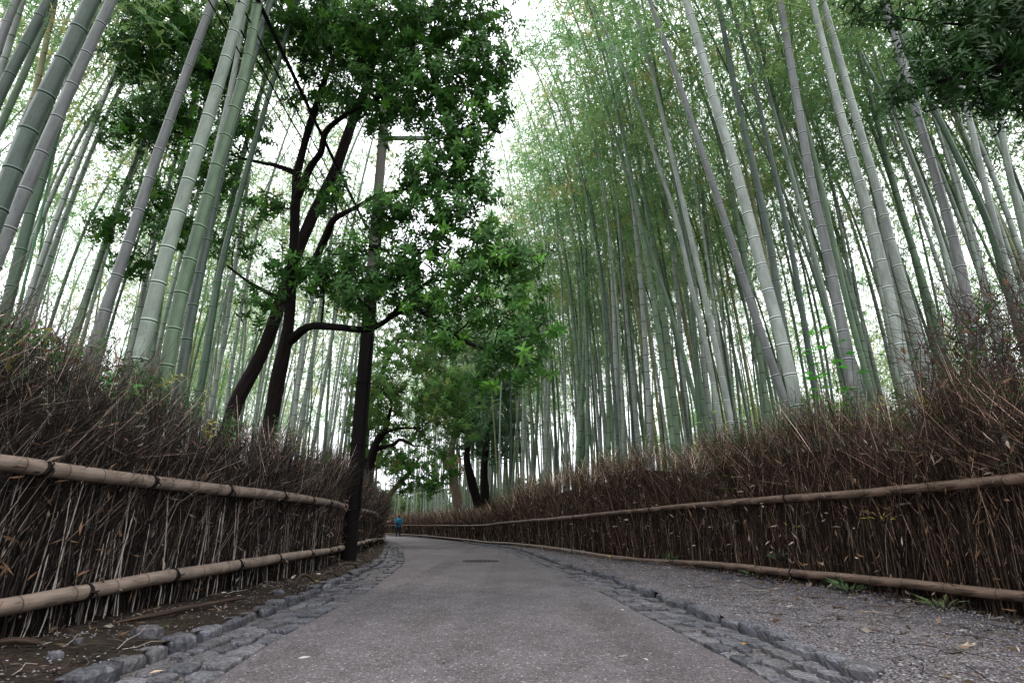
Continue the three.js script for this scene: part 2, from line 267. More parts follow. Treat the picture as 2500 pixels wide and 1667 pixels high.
// ---------------------------------------------------------------- bamboo tubes
function bambooGeo(P, radiusAt, nodeAt, sides, withNodes, dens = 1, v0 = 0) { // P(t metres) -> point; nodes: list of metres
  const L = nodeAt[nodeAt.length - 1], st = [];
  const push = (s, k, c) => st.push([s, k, c]);
  const w = [1, 1, 1];
  for (let i = 0; i < nodeAt.length - 1; i++) {
    const a = nodeAt[i], b = nodeAt[i + 1], d = b - a, e = Math.min(0.02, d * 0.2);
    if (withNodes) { push(a, 1.045, [0.22, 0.2, 0.2]); push(a + e * 0.35, 1.07, [0.8, 0.78, 0.76]); push(a + e, 1.0, w); }
    else push(a, 1, w);
    for (let k = 1; k <= dens; k++) push(a + d * k / (dens + 1), 0.985, w);
    if (withNodes) { push(b - e * 2.4, 0.985, [1.0, 1.0, 1.0]); push(b - e * 1.0, 1.0, [1.22, 1.24, 1.22]); push(b - e * 0.6, 0.985, [0.25, 0.25, 0.25]); }
  }
  push(L, 1, w);
  return tube(st.map(x => P(x[0])), st.map(x => radiusAt(x[0]) * x[1]), sides, { col: st.map(x => x[2]), v: 0.7, v0 });
}
const ringGeo = (() => { // unit node ring: radius 1, height in radii
  const pr = [[0.985, -0.34, 1], [1.0, -0.22, 1.25], [0.99, -0.15, 0.3], [1.02, -0.05, 0.12], [1.07, 0.03, 0.2], [1.06, 0.1, 1.05], [1.01, 0.2, 1.05], [0.985, 0.3, 1]], n = 18, pos = [], uv = [], col = [], idx = [];
  pr.forEach(([r, y, c]) => { for (let k = 0; k <= n; k++) { const a = k / n * Math.PI * 2; pos.push(r * 1.012 * Math.cos(a), y, r * 1.012 * Math.sin(a)); uv.push(k / n, y); col.push(c, c, c); } });
  for (let i = 0; i < pr.length - 1; i++) for (let k = 0; k < n; k++) { const a = i * (n + 1) + k, b = a + n + 1; idx.push(a, b, a + 1, a + 1, b, b + 1); }
  return geo(pos, idx, uv, col);
})();
// leaves
function leafGeo(list) { // list of [base, dir, normal-ish, length, width]
  const pos = [], idx = [], uv = [];
  for (const [b, d, up, L, w, droop = 0.18] of list) {
    const s = d.clone().cross(up).normalize(), n = s.clone().cross(d).normalize(), k = pos.length / 3;
    const P = (t, e, h) => { const p = b.clone().addScaledVector(d, L * t).addScaledVector(s, w * e).addScaledVector(n, h * w - droop * L * t * t); pos.push(p.x, p.y, p.z); uv.push(e + 0.5, t); };
    P(0, 0, 0); P(0.4, -0.5, 0.14); P(0.42, 0, 0); P(0.4, 0.5, 0.14); P(1, 0, 0);
    idx.push(k, k + 2, k + 1, k, k + 3, k + 2, k + 1, k + 2, k + 4, k + 2, k + 3, k + 4);
  }
  return geo(pos, idx, uv);
}
function bladeGeo(list) { // narrow leaves folded along the midrib
  const pos = [], idx = [], uv = [];
  for (const [b, d, up, L, w, droop = 0.18] of list) {
    const s = d.clone().cross(up).normalize(), n = s.clone().cross(d).normalize(), k = pos.length / 3;
    const P = (t, e, h) => { const p = b.clone().addScaledVector(d, L * t).addScaledVector(s, w * e).addScaledVector(n, h * w - droop * L * t * t); pos.push(p.x, p.y, p.z); uv.push(e + 0.5, t); };
    P(0, 0, 0); P(0.38, -0.5, 0.2); P(1, 0, 0); P(0.38, 0.5, 0.2); idx.push(k, k + 2, k + 1, k, k + 3, k + 2);
  }
  return geo(pos, idx, uv);
}
const rdir = (r, flat = 1) => { const a = r() * Math.PI * 2, z = (r() * 2 - 1) * flat; const q = Math.sqrt(Math.max(0.01, 1 - z * z)); return V(q * Math.cos(a), z, q * Math.sin(a)); };
function bambooSpray(seed) { // a side branch about 1.5 m long with hanging leaf fans; grows along +y
  const r = rng(seed), list = [], twigs = [];
  const main = spline([[0, 0, 0], [0.04, 0.5, 0], [0.14, 0.95, 0], [0.34, 1.32, 0.02], [0.62, 1.5, 0.03]], 10);
  twigs.push(tube(main, main.map((_, i) => 0.007 * (1 - i / 11) + 0.0015), 3));
  for (let i = 2; i <= 10; i++) for (let q = 0; q < 2; q++) {
    const o = main[i], d = rdir(r, 0.5); d.y += 0.5; d.normalize(); const tl = U(0.2, 0.42, r), tip = o.clone().addScaledVector(d, tl); tip.x += 0.06;
    twigs.push(tube([o, o.clone().lerp(tip, 0.5).addScaledVector(Y, 0.02), tip], [0.0022, 0.0018, 0.001], 3));
    for (const f of [0.55, 1]) { const c = o.clone().lerp(tip, f), m = f === 1 ? 4 : 1; for (let k = 0; k < m; k++) { const ld = d.clone().multiplyScalar(0.5).add(rdir(r, 0.7)).add(V(0.35, -0.25, 0)).normalize(); list.push([c, ld, rdir(r), U(0.12, 0.18, r), U(0.018, 0.028, r), U(0.1, 0.35, r)]); } }
  }
  return [bladeGeo(list), mergeGeometries(twigs)];
}
const sprays = [11, 12, 13, 14].map(bambooSpray);
const sprayGeo = sprays.map(([a, b]) => mergeGeometries([a, b]));
const leafTint = (r, dull = 0) => { const k = U(0.7, 1.25, r), y = r(); return y < 0.1 ? lin(0.46 * k, 0.42 * k, 0.16 * k) : y < 0.5 ? lin(0.28 * k, 0.41 * k, 0.15 * k) : lin(0.2 * k, 0.36 * k, 0.16 * k); };
function crownMatrices(P, H, h0, h1, step, r, size = 1) {
  const out = [], col = [];
  for (let h = h0; h < h1; h += step * U(0.7, 1.3, r)) {
    const p = P(h), t = (h - h0) / (H - h0), az0 = r() * 6.28;
    for (let q = 0; q < 2; q++) {
      const az = az0 + q * Math.PI + U(-0.5, 0.5, r), el = U(0.35, 0.95, r), d = V(Math.cos(az) * Math.cos(el), Math.sin(el), Math.sin(az) * Math.cos(el));
      const s = size * lerp(1.15, 0.55, t * t) * U(0.75, 1.15, r);
      // outward bend of the spray lies in the vertical plane of the branch
      const x = V(Math.cos(az), -0.4, Math.sin(az)).normalize(), yv = d.clone(), zv = x.clone().cross(yv).normalize(), x2 = yv.clone().cross(zv).normalize();
      out.push(new THREE.Matrix4().makeBasis(x2.multiplyScalar(s), yv.multiplyScalar(s), zv.multiplyScalar(s)).setPosition(p)); col.push(leafTint(r));
    }
  }
  return [out, col];
}
// ---------------------------------------------------------------- the traced culms nearest the path: colour, diameter, z, [x, y] up the culm
const heroes = [
  ['dark', 0.15, -4.3, [[-4.35, 3.5], [-4.31, 4.02], [-4.15, 5.05], [-4.08, 5.56]], 'thick dark green bamboo culm crossing the upper left corner'],
  ['grey', 0.12, -4.7, [[-4.61, 3.33], [-4.55, 3.86], [-4.41, 4.94], [-4.25, 6.01]], 'mottled brownish grey bamboo culm just right of the thick dark corner culm'],
  ['deep', 0.105, -5.2, [[-4.9, 2.78], [-4.93, 3.62], [-4.92, 4.33], [-4.92, 5.21]], 'blackish green bamboo culm rising behind the mottled grey corner culm'],
  ['bright', 0.035, -5.4, [[-4.97, 2.86], [-5.01, 3.95], [-5.08, 5.26]], 'thin bright green young bamboo culm beside the blackish culm'],
  ['dark', 0.12, -5.0, [[-5.43, 5.06], [-5.39, 5.36], [-5.23, 6.35]], 'dark bamboo culm left of the thick dark corner culm'],
  ['green', 0.085, -5.4, [[-5.74, 4.97], [-5.67, 5.66], [-5.59, 6.8]], 'slim green bamboo culm directly left of the thick dark corner culm'],
  ['grey', 0.10, -5.0, [[-5.62, 5.77], [-5.62, 5.99], [-5.6, 6.35]], 'purplish grey bamboo culm in the extreme upper left corner'],
  ['grey', 0.12, -5.7, [[-4.32, 2.82], [-4.23, 3.68], [-4.15, 4.56], [-4.05, 5.49], [-3.85, 7.14]], 'grey bamboo culm leftmost of the three big leaning culms above the brush fence'],
  ['sage', 0.15, -5.3, [[-3.57, 2.28], [-3.54, 3.07], [-3.47, 3.94], [-3.38, 4.86], [-3.29, 5.81], [-3.22, 6.69]], 'thick pale sage bamboo culm, middle of the three big leaning ones'],
  ['green', 0.14, -5.6, [[-3.49, 2.2], [-3.48, 3.02], [-3.41, 3.95], [-3.32, 4.92], [-3.22, 5.92], [-3.21, 7.02]], 'thick green bamboo culm, rightmost of the three big leaning ones'],
  ['dark', 0.11, -5.9, [[-3.5, 1.97], [-3.51, 2.81], [-3.5, 3.56], [-3.47, 4.81], [-3.4, 5.61]], 'dark green bamboo culm partly hidden by the thick green one'],
  ['deep', 0.10, -7.6, [[-4.22, 3.03], [-4.22, 4.29], [-4.09, 5.75], [-3.84, 7.98]], 'nearly black bamboo culm left of the dark leafy tree trunk'],
  ['pale', 0.10, -7.2, [[-4.39, 5.12], [-4.35, 6.08], [-4.31, 7.1], [-4.3, 8.65]], 'pale bamboo culm showing behind the thick sage culm near the top'],
  ['grey', 0.125, -7.9, [[3.79, 2.46], [3.57, 3.58], [3.31, 5.13], [3.05, 6.54], [2.83, 7.74], [2.46, 9.62]], 'tall grey bamboo culm leaning over the path left of the thickest right culm'],
  ['pale', 0.165, -7.2, [[3.61, 2.34], [3.54, 3.12], [3.44, 3.97], [3.35, 4.83], [3.24, 5.78], [3.09, 6.74], [2.95, 7.95], [2.83, 8.83]], 'thickest pale grey bamboo culm behind the right brush fence'],
  ['dark', 0.125, -8.4, [[4.23, 2.44], [4.19, 3.66], [4.19, 5.0], [4.12, 6.4], [4.01, 7.75], [3.9, 10.19]], 'dark bamboo culm close behind the thickest pale right culm'],
  ['grey', 0.14, -7.3, [[4.42, 2.25], [4.44, 2.99], [4.43, 4.17], [4.39, 5.17], [4.39, 6.51], [4.42, 8.94]], 'dark grey bamboo culm standing behind the bright green sapling'],
  ['pale', 0.14, -7.0, [[4.98, 2.15], [4.96, 2.94], [4.96, 3.73], [4.93, 4.67], [4.86, 5.59], [4.81, 6.73], [4.75, 8.61]], 'pale grey bamboo culm, first of the close pair right of the sapling'],
  ['pale', 0.135, -7.2, [[5.37, 2.57], [5.34, 3.4], [5.29, 4.29], [5.25, 5.3], [5.18, 6.48], [5.05, 8.83]], 'pale grey bamboo culm, second of the close pair right of the sapling'],
  ['grey', 0.13, -6.6, [[5.63, 3.29], [5.65, 4.12], [5.63, 5.18], [5.6, 6.1], [5.55, 8.04]], 'grey bamboo culm rising into the dark overhanging leaves at upper right'],
  ['deep', 0.10, -7.5, [[6.99, 3.91], [6.99, 4.86], [6.79, 6.2], [6.53, 7.61], [6.3, 9.17]], 'dark green bamboo culm slanting left under the overhanging leaves at upper right'],
  ['pale', 0.105, -7.6, [[7.17, 4.13], [7.19, 5.35], [7.26, 6.91], [7.33, 9.09]], 'pale bamboo culm just right of the slanting dark green culm'],
  ['sage', 0.10, -7.2, [[7.18, 4.65], [7.25, 5.83], [7.38, 6.85], [7.47, 8.24]], 'olive bamboo culm at the right edge under the overhanging leaves'],
  ['pale', 0.11, -10.6, [[3.85, 2.36], [3.77, 3.85], [3.59, 5.23], [3.43, 6.65], [3.11, 8.25], [2.7, 10.15], [1.96, 12.41]], 'pale bamboo culm curving far left at its top over the path'],
  ['pale', 0.12, -10.0, [[3.81, 2.72], [3.67, 4.28], [3.5, 5.81], [3.31, 7.48], [3.1, 9.24], [2.73, 11.99]], 'pale bamboo culm right beside the culm that curves far left'],
  ['deep', 0.10, -10.8, [[3.55, 2.78], [3.66, 5.64], [3.6, 6.9], [3.38, 10.33], [3.16, 12.9]], 'dark bamboo culm between two pale ones left of the tall grey culm'],
  ['deep', 0.07, -9.4, [[5.64, 2.65], [5.5, 4.12], [5.29, 5.68], [5.13, 6.52], [4.68, 8.25]], 'thin dark green bamboo culm crossing in front of others beside the sapling'],
  ['sage', 0.085, -9.6, [[7.95, 4.36], [7.96, 6.21], [7.76, 8.14], [7.56, 10.37]], 'slender green bamboo culm leaning left near the right edge twigs'],
  ['green', 0.10, -11.5, [[3.74, 3.09], [3.39, 5.08], [2.91, 7.15], [2.46, 9.45]], 'green bamboo culm slanting strongly left across the upright ones'],
  ['sage', 0.11, -9.5, [[5.63, 3.68], [5.52, 5.15], [5.35, 7.14], [5.24, 8.33]], 'olive grey bamboo culm left of the dark grey culm behind the sapling'],
  ['green', 0.10, -9.0, [[5.73, 2.9], [5.63, 4.39], [5.57, 6.69], [5.51, 7.67]], 'green bamboo culm right behind the dark grey culm at the sapling'],
  ['dark', 0.10, -8.6, [[4.64, 2.94], [4.64, 4.58], [4.61, 5.64], [4.55, 6.77]], 'dark bamboo culm between the thickest right culm and the sapling'],
];
function culmNodes(H, r, first = 0.16) { const n = [0]; let h = 0, d = first; while (h < H - 0.1) { d = Math.min(lerp(first, 0.4, Math.min(1, h / 2.2)), 0.42) * (h > H * 0.75 ? 0.8 : 1) * U(0.95, 1.05, r); h += d; n.push(Math.min(h, H)); } return n; }
const culmGroup = 'tall bamboo culms of the grove';
function heroCulm([c, D, z, pts, label], i) {
  const r = rng(900 + i), H = D < 0.05 ? 8 : U(15.5, 19, r), [a, b] = [pts[0], pts[1]], n = pts.length, e = pts[n - 1], f = pts[n - 2];
  const gx0 = a[0] - (b[0] - a[0]) / (b[1] - a[1]) * (a[1] * 0.75), g0 = ground(gx0, z) - 0.1;
  const arr = [[gx0, g0, z], [lerp(gx0, a[0], 0.52), lerp(g0, a[1], 0.5), z], ...pts.map(p => [p[0], p[1], z])];
  const sl = clamp((e[0] - f[0]) / (e[1] - f[1]), -0.3, 0.3), bend = (e[0] < 0 ? 1 : -1) * 0.05;
  for (let h = e[1] + 1.6, k = 1; h < H; h += 1.6, k++) arr.push([e[0] + sl * 1.6 * k + bend * k * k * 0.5, h, z + 0.05 * k * (i % 3 - 1)]);
  const curve = new THREE.CatmullRomCurve3(arr.map(p => V(p[0] - gx0, p[1] - g0, p[2] - z)), false, 'centripetal'); curve.arcLengthDivisions = 300;
  const L = curve.getLength(), P = s => curve.getPointAt(clamp(s / L, 0, 1)), rad = s => D / 2 * (1 - 0.8 * Math.pow(s / L, 1.5)) * (1 + 0.12 * Math.exp(-s * 3));
  const t = thing('bamboo_culm', label, 'bamboo', [gx0, g0, z], culmGroup), nodes = culmNodes(L, r);
  const stalk = mesh('stalk', bambooGeo(P, rad, nodes, 16, false, 2, i * 0.37), M.culm[c], t);
  for (const s of nodes.slice(1, -1)) if (s < L * 0.8) { const o = mesh('node_ring', ringGeo, M.ring[c], stalk); const d = P(s + 0.05).sub(P(s - 0.05)).normalize(), k = rad(s); o.quaternion.setFromUnitVectors(Y, d); o.position.copy(P(s)); o.scale.set(k, Math.min(k, 0.06) * 1.1, k); }
  const [m, col] = crownMatrices(P, L, D < 0.05 ? L * 0.75 : L * U(0.48, 0.6, r), L, 0.8, r, D < 0.05 ? 0.5 : 1.15);
  inst('foliage', sprayGeo[i % 4], M.bambooLeaf, m, t, col);
}
heroes.forEach(heroCulm);
// standard culms, cloned through the grove
function stdCulm(seed, c, H, D, lean, arch) {
  const r = rng(seed), curve = new THREE.CatmullRomCurve3([0, 0.2, 0.4, 0.6, 0.8, 0.92, 1].map(t => V(lean * t * H + arch * Math.pow(t, 3.2) * H, t * H * (1 - 0.25 * arch * t * t), 0.01 * H * Math.sin(t * 5 + seed))), false, 'centripetal');
  const L = curve.getLength(), P = s => curve.getPointAt(clamp(s / L, 0, 1)), rad = s => D / 2 * (1 - 0.82 * Math.pow(s / L, 1.4));
  return { stalk: bambooGeo(P, rad, culmNodes(L, r), 8, true, 0, seed * 0.3), P, L, c, H };
}
const culmKinds = []; { const cs = ['sage', 'pale', 'green', 'pale', 'sage', 'dark', 'sage', 'pale', 'olive', 'green']; cs.forEach((c, i) => culmKinds.push(stdCulm(40 + i, c, 15 + (i * 37 % 10) * 0.5, 0.095 + (i * 7 % 5) * 0.01, [0.0, 0.012, -0.01, 0.02, 0.03, 0.005, -0.02, 0.015, 0.045, 0.0][i], 0.06 + (i * 3 % 4) * 0.045))); }
const culmProtos = culmKinds.map((k, i) => { const r = rng(300 + i), [m, col] = crownMatrices(k.P, k.L, k.L * [0.54, 0.66, 0.5, 0.64, 0.68, 0.56, 0.62, 0.58, 0.66, 0.52][i], k.L, 0.74, r, 1.2); const crown = mergeGeometries(m.map((x, n) => { const g = sprayGeo[(i + n) % 4].clone().applyMatrix4(x), c = col[n], v = new Float32Array(g.attributes.position.count * 3); for (let q = 0; q < v.length; q += 3) { v[q] = c.r; v[q + 1] = c.g; v[q + 2] = c.b; } g.setAttribute('color', new THREE.BufferAttribute(v, 3)); return g; }));
  return { k, crown }; });
const spots = [];
{
  const r = rng(5150), ok = (x, z, d) => spots.every(s => (s.x - x) ** 2 + (s.z - z) ** 2 > d * d) && heroes.every(h => Math.hypot(h[3][0][0] - x, h[2] - z) > 0.55);
  const px = (x, z) => x / (-z);
  let tries = 0;
  while (spots.length < 640 && tries++ < 60000) {
    const right = r() < 0.68, z = -(6 + 60 * Math.pow(r(), 1.35)), off = r() * (right ? 12.5 : 17) + 0.6, x = right ? RF(z) + off : LF(z) - off;
    if (Math.abs(px(x, z)) > 1.35) continue;                       // out of the picture to the side
    if (z > -9.2 && right) continue; if (z > -7.6 && !right && x > -6.5) continue;
    if (!right && z > -11 && x > -5.2) continue;
    if (!right && z < -20 && z > -30 && off < 1.4) continue;
    if (!ok(x, z, lerp(0.38, 0.7, smooth(8, 50, -z)))) continue;
    spots.push({ x, z, right, d: Math.hypot(x, z), near: false });
  }
  for (let i = 0; i < 90; i++) { const z = -U(68, 105, r), x = U(-75, 60, r); spots.push({ x, z, right: x > 0, d: 800, near: true }); }
  for (let i = 0; i < 40; i++) { const right = i % 2, z = U(-3.5, 18, r), off = U(0.9, 10, r); spots.push({ x: right ? 3.6 + off : -3.1 - off, z, right, d: 900, near: true }); }  // unseen culms beside and behind the camera, added to keep light off the fences
  for (let i = 0; i < 16; i++) { const z = -15 - i * 1.3; spots.push({ x: RF(z) + U(0.6, 1.6, r), z, right: true, over: true, d: Math.hypot(RF(z), z), near: false }); }
  spots.sort((a, b) => a.d - b.d);
}
{
  const r = rng(616), restS = culmProtos.map(() => []), restF = culmProtos.map(() => []), restC = culmProtos.map(() => []);
  const N = 268, protoObj = [];
  spots.forEach((s, i) => {
    const q = Math.floor(r() * culmProtos.length), pr = culmProtos[q], y = ground(s.x, s.z) - 0.08, sc = s.over ? U(1.1, 1.28, r) : U(0.82, 1.14, r);
    // crowns lean and arch towards the light over the path, with scatter
    const turn = (s.right ? Math.PI : 0) + U(-1.1, 1.1, r) * (s.over ? 0.4 : s.d > 25 ? 2 : 1), tx = U(-0.03, 0.03, r), tz = s.over ? U(0.03, 0.09, r) : U(-0.03, 0.03, r);
    if (i < N) {
      const zone = s.d < 16 ? 'mid' : s.d < 30 ? 'back' : 'deep', colour = { sage: 'sage green', pale: 'pale grey', green: 'green', grey: 'grey', dark: 'dark green', deep: 'blackish green', olive: 'olive yellow' }[pr.k.c];
      const where = s.right ? { mid: 'standing well behind the right brush fence', back: 'in the middle depth of the right grove', deep: 'deep inside the right grove' }[zone] : { mid: 'standing well behind the left brush fence', back: 'in the middle depth of the left grove', deep: 'deep inside the left grove' }[zone];
      const label = `slender ${colour} bamboo culm ${where}`;
      let t;
      if (!protoObj[q]) {
        t = protoObj[q] = thing('bamboo_culm', label, 'bamboo', [s.x, y, s.z]);
        mesh('stalk', pr.k.stalk, M.culm[pr.k.c], t); mesh('foliage', pr.crown, M.crownLeaf, t).userData.kind = 'stuff';
      } else { t = protoObj[q].clone(); t.name = numbered('bamboo_culm'); scene.add(t); t.position.set(s.x, y, s.z); tag(t, label, 'bamboo'); }
      t.userData.group = `bamboo culms ${where}, ${colour}`; t.rotation.set(tx, turn, tz); t.scale.setScalar(sc);
    } else {
      const m = new THREE.Matrix4().compose(V(s.x, y, s.z), new THREE.Quaternion().setFromEuler(new THREE.Euler(tx, turn, tz)), V(sc, sc, sc));
      restS[q].push(m); restF[q].push(m);
    }
  });
  const g = thing('bamboo_thicket', 'mass of distant bamboo culms filling the depth of the grove, with added unseen culms around the viewer', 'bamboo grove'); g.userData.kind = 'stuff';
  culmProtos.forEach((pr, q) => { if (restS[q].length) { inst('stalk', pr.k.stalk, M.culm[pr.k.c], restS[q], g); inst('foliage', pr.crown, M.crownLeaf, restF[q], g); } });
}

// ---------------------------------------------------------------- brushwood fences
function stick(rows, sides) { // rows [x, y, z, r]: x, z and r in units of the twig radius, y from 0 to 1
  const pos = [], uv = [], idx = []; rows.forEach(([x, y, z, r]) => { for (let k = 0; k < sides; k++) { const a = k / sides * Math.PI * 2; pos.push(x + r * Math.cos(a), y, z + r * Math.sin(a)); uv.push(k / sides, y); } });
  for (let i = 0; i < rows.length - 1; i++) for (let k = 0; k < sides; k++) { const a = i * sides + k, b = i * sides + (k + 1) % sides; idx.push(a, a + sides, b, b, a + sides, b + sides); }
  return geo(pos, idx, uv);
}
const twigGeo = [0, 1, 2].map(k => { const b = [5, -7, 3][k]; return stick([[0, 0, 0, 1], [b * 0.6, 0.33, 1, 0.85], [b, 0.68, b * 0.8, 0.65], [b * 0.4, 1, -b * 0.3, 0.35]], 4); });
const bundleGeo = [0, 1, 2, 3].map(q => { // a few thin twigs springing from one point, in metres
  const r = rng(640 + q), gs = []; for (let i = 0; i < 8; i++) {
    const L = U(0.3, 0.62, r), w = U(0.0011, 0.0026, r), g = stick([[0, 0, 0, 1], [U(-4, 4, r), 0.4, U(-4, 4, r), 0.8], [U(-9, 9, r), 1, U(-9, 9, r), 0.4]], 3), c = i === 0 ? U(14, 24, r) : i === 1 ? U(4, 9, r) : U(0.5, 2, r);
    const n = g.attributes.position.count, v = new Float32Array(n * 3).fill(c); g.setAttribute('color', new THREE.BufferAttribute(v, 3));
    gs.push(g.applyMatrix4(along(V(U(-0.05, 0.05, r), U(-0.1, 0.1, r), U(-0.05, 0.05, r)), V(U(-0.32, 0.32, r), 1, U(-0.32, 0.32, r)), w, L, 0))); }
  return mergeGeometries(gs); });
M.bundle = std(lin(1, 1, 1), { roughness: 0.85, vertexColors: true });
const stemGeo = [0, 1, 2].map(k => { const P = [], r = rng(31 + k); for (let i = 0; i <= 20; i++) { const t = i / 20, nd = i % 3 === 0; P.push([(t < 0.16 ? 5 * Math.pow(1 - t / 0.16, 1.6) : 0) * [1, -0.6, 1.3][k] + U(-0.3, 0.3, r) + 2 * Math.sin(t * 3 + k * 2), t, U(-0.3, 0.3, r) + 1.5 * Math.sin(t * 4 + k), nd ? 1.3 : 0.95 - 0.25 * t]); } return stick(P, 6); });
const litterLeaf = leafGeo([[V(0, 0, 0), V(0, 1, 0), V(0, 0, 1), 1, 0.16, 0.15]]);
const broadLitter = leafGeo([[V(0, 0, 0), V(0, 1, 0), V(0, 0, 1), 1, 0.42, 0.12]]);
const sprigGeo = (() => { const r = rng(8), l = [], tw = [tube([V(0, 0, 0), V(0.01, 0.12, 0), V(0.03, 0.26, 0.01)], [0.003, 0.0022, 0.001], 4)]; for (let i = 0; i < 9; i++) { const t = 0.2 + i * 0.1, a = i * 2.4; l.push([V(0.03 * t * t, 0.26 * t, 0), V(Math.cos(a), 0.45, Math.sin(a)).normalize(), Y, U(0.05, 0.08, r), U(0.022, 0.034, r)]); } return mergeGeometries([leafGeo(l), ...tw]); })();
const twigCol = r => { const k = U(0.55, 1.5, r), q = r(); return q < 0.12 ? lin(0.28 * k, 0.245 * k, 0.22 * k) : q < 0.3 ? lin(0.06 * k, 0.048 * k, 0.042 * k) : lin(0.014 * k, 0.011 * k, 0.01 * k); };
const redTwig = r => { const k = U(0.6, 1.5, r), q = r(); return q < 0.12 ? lin(0.23 * k, 0.185 * k, 0.15 * k) : q < 0.34 ? lin(0.075 * k, 0.05 * k, 0.036 * k) : lin(0.018 * k, 0.012 * k, 0.0095 * k); };
const topL = table([[6, 1.95], [-3.2, 1.88], [-4.1, 1.84], [-5, 1.8], [-5.4, 1.7], [-6.7, 1.76], [-8.5, 1.76], [-10.5, 1.82], [-17.5, 1.85], [-21, 1.75], [-36, 1.7], [-52, 1.6]]);
const topR = table([[6, 1.7], [-3.9, 1.63], [-4.4, 1.6], [-5, 1.64], [-6.2, 1.84], [-7, 1.92], [-7.8, 1.95], [-8.6, 2.08], [-9.2, 2.0], [-9.6, 1.82], [-10.5, 1.98], [-12.2, 2.15], [-13, 2.02], [-15, 2.0], [-18, 1.95], [-26, 1.78], [-33, 1.62], [-44, 1.52], [-66, 1.5]]);
const railsL = [table([[6, 1.03], [-5, 1.04], [-10, 1.05], [-20, 1.07], [-52, 1.05]]), table([[6, 0.24], [-3.7, 0.25], [-5, 0.28], [-8.4, 0.32], [-12, 0.29], [-20, 0.26], [-52, 0.26]])];
const railsR = [table([[6, 1.01], [-9, 1.0], [-11.5, 0.965], [-15, 0.9], [-18, 0.86], [-25, 0.88], [-66, 0.92]]), table([[6, 0.25], [-4, 0.24], [-5.7, 0.21], [-7.7, 0.168], [-9.2, 0.15], [-11, 0.1], [-13, 0.095], [-18, 0.11], [-66, 0.14]])];
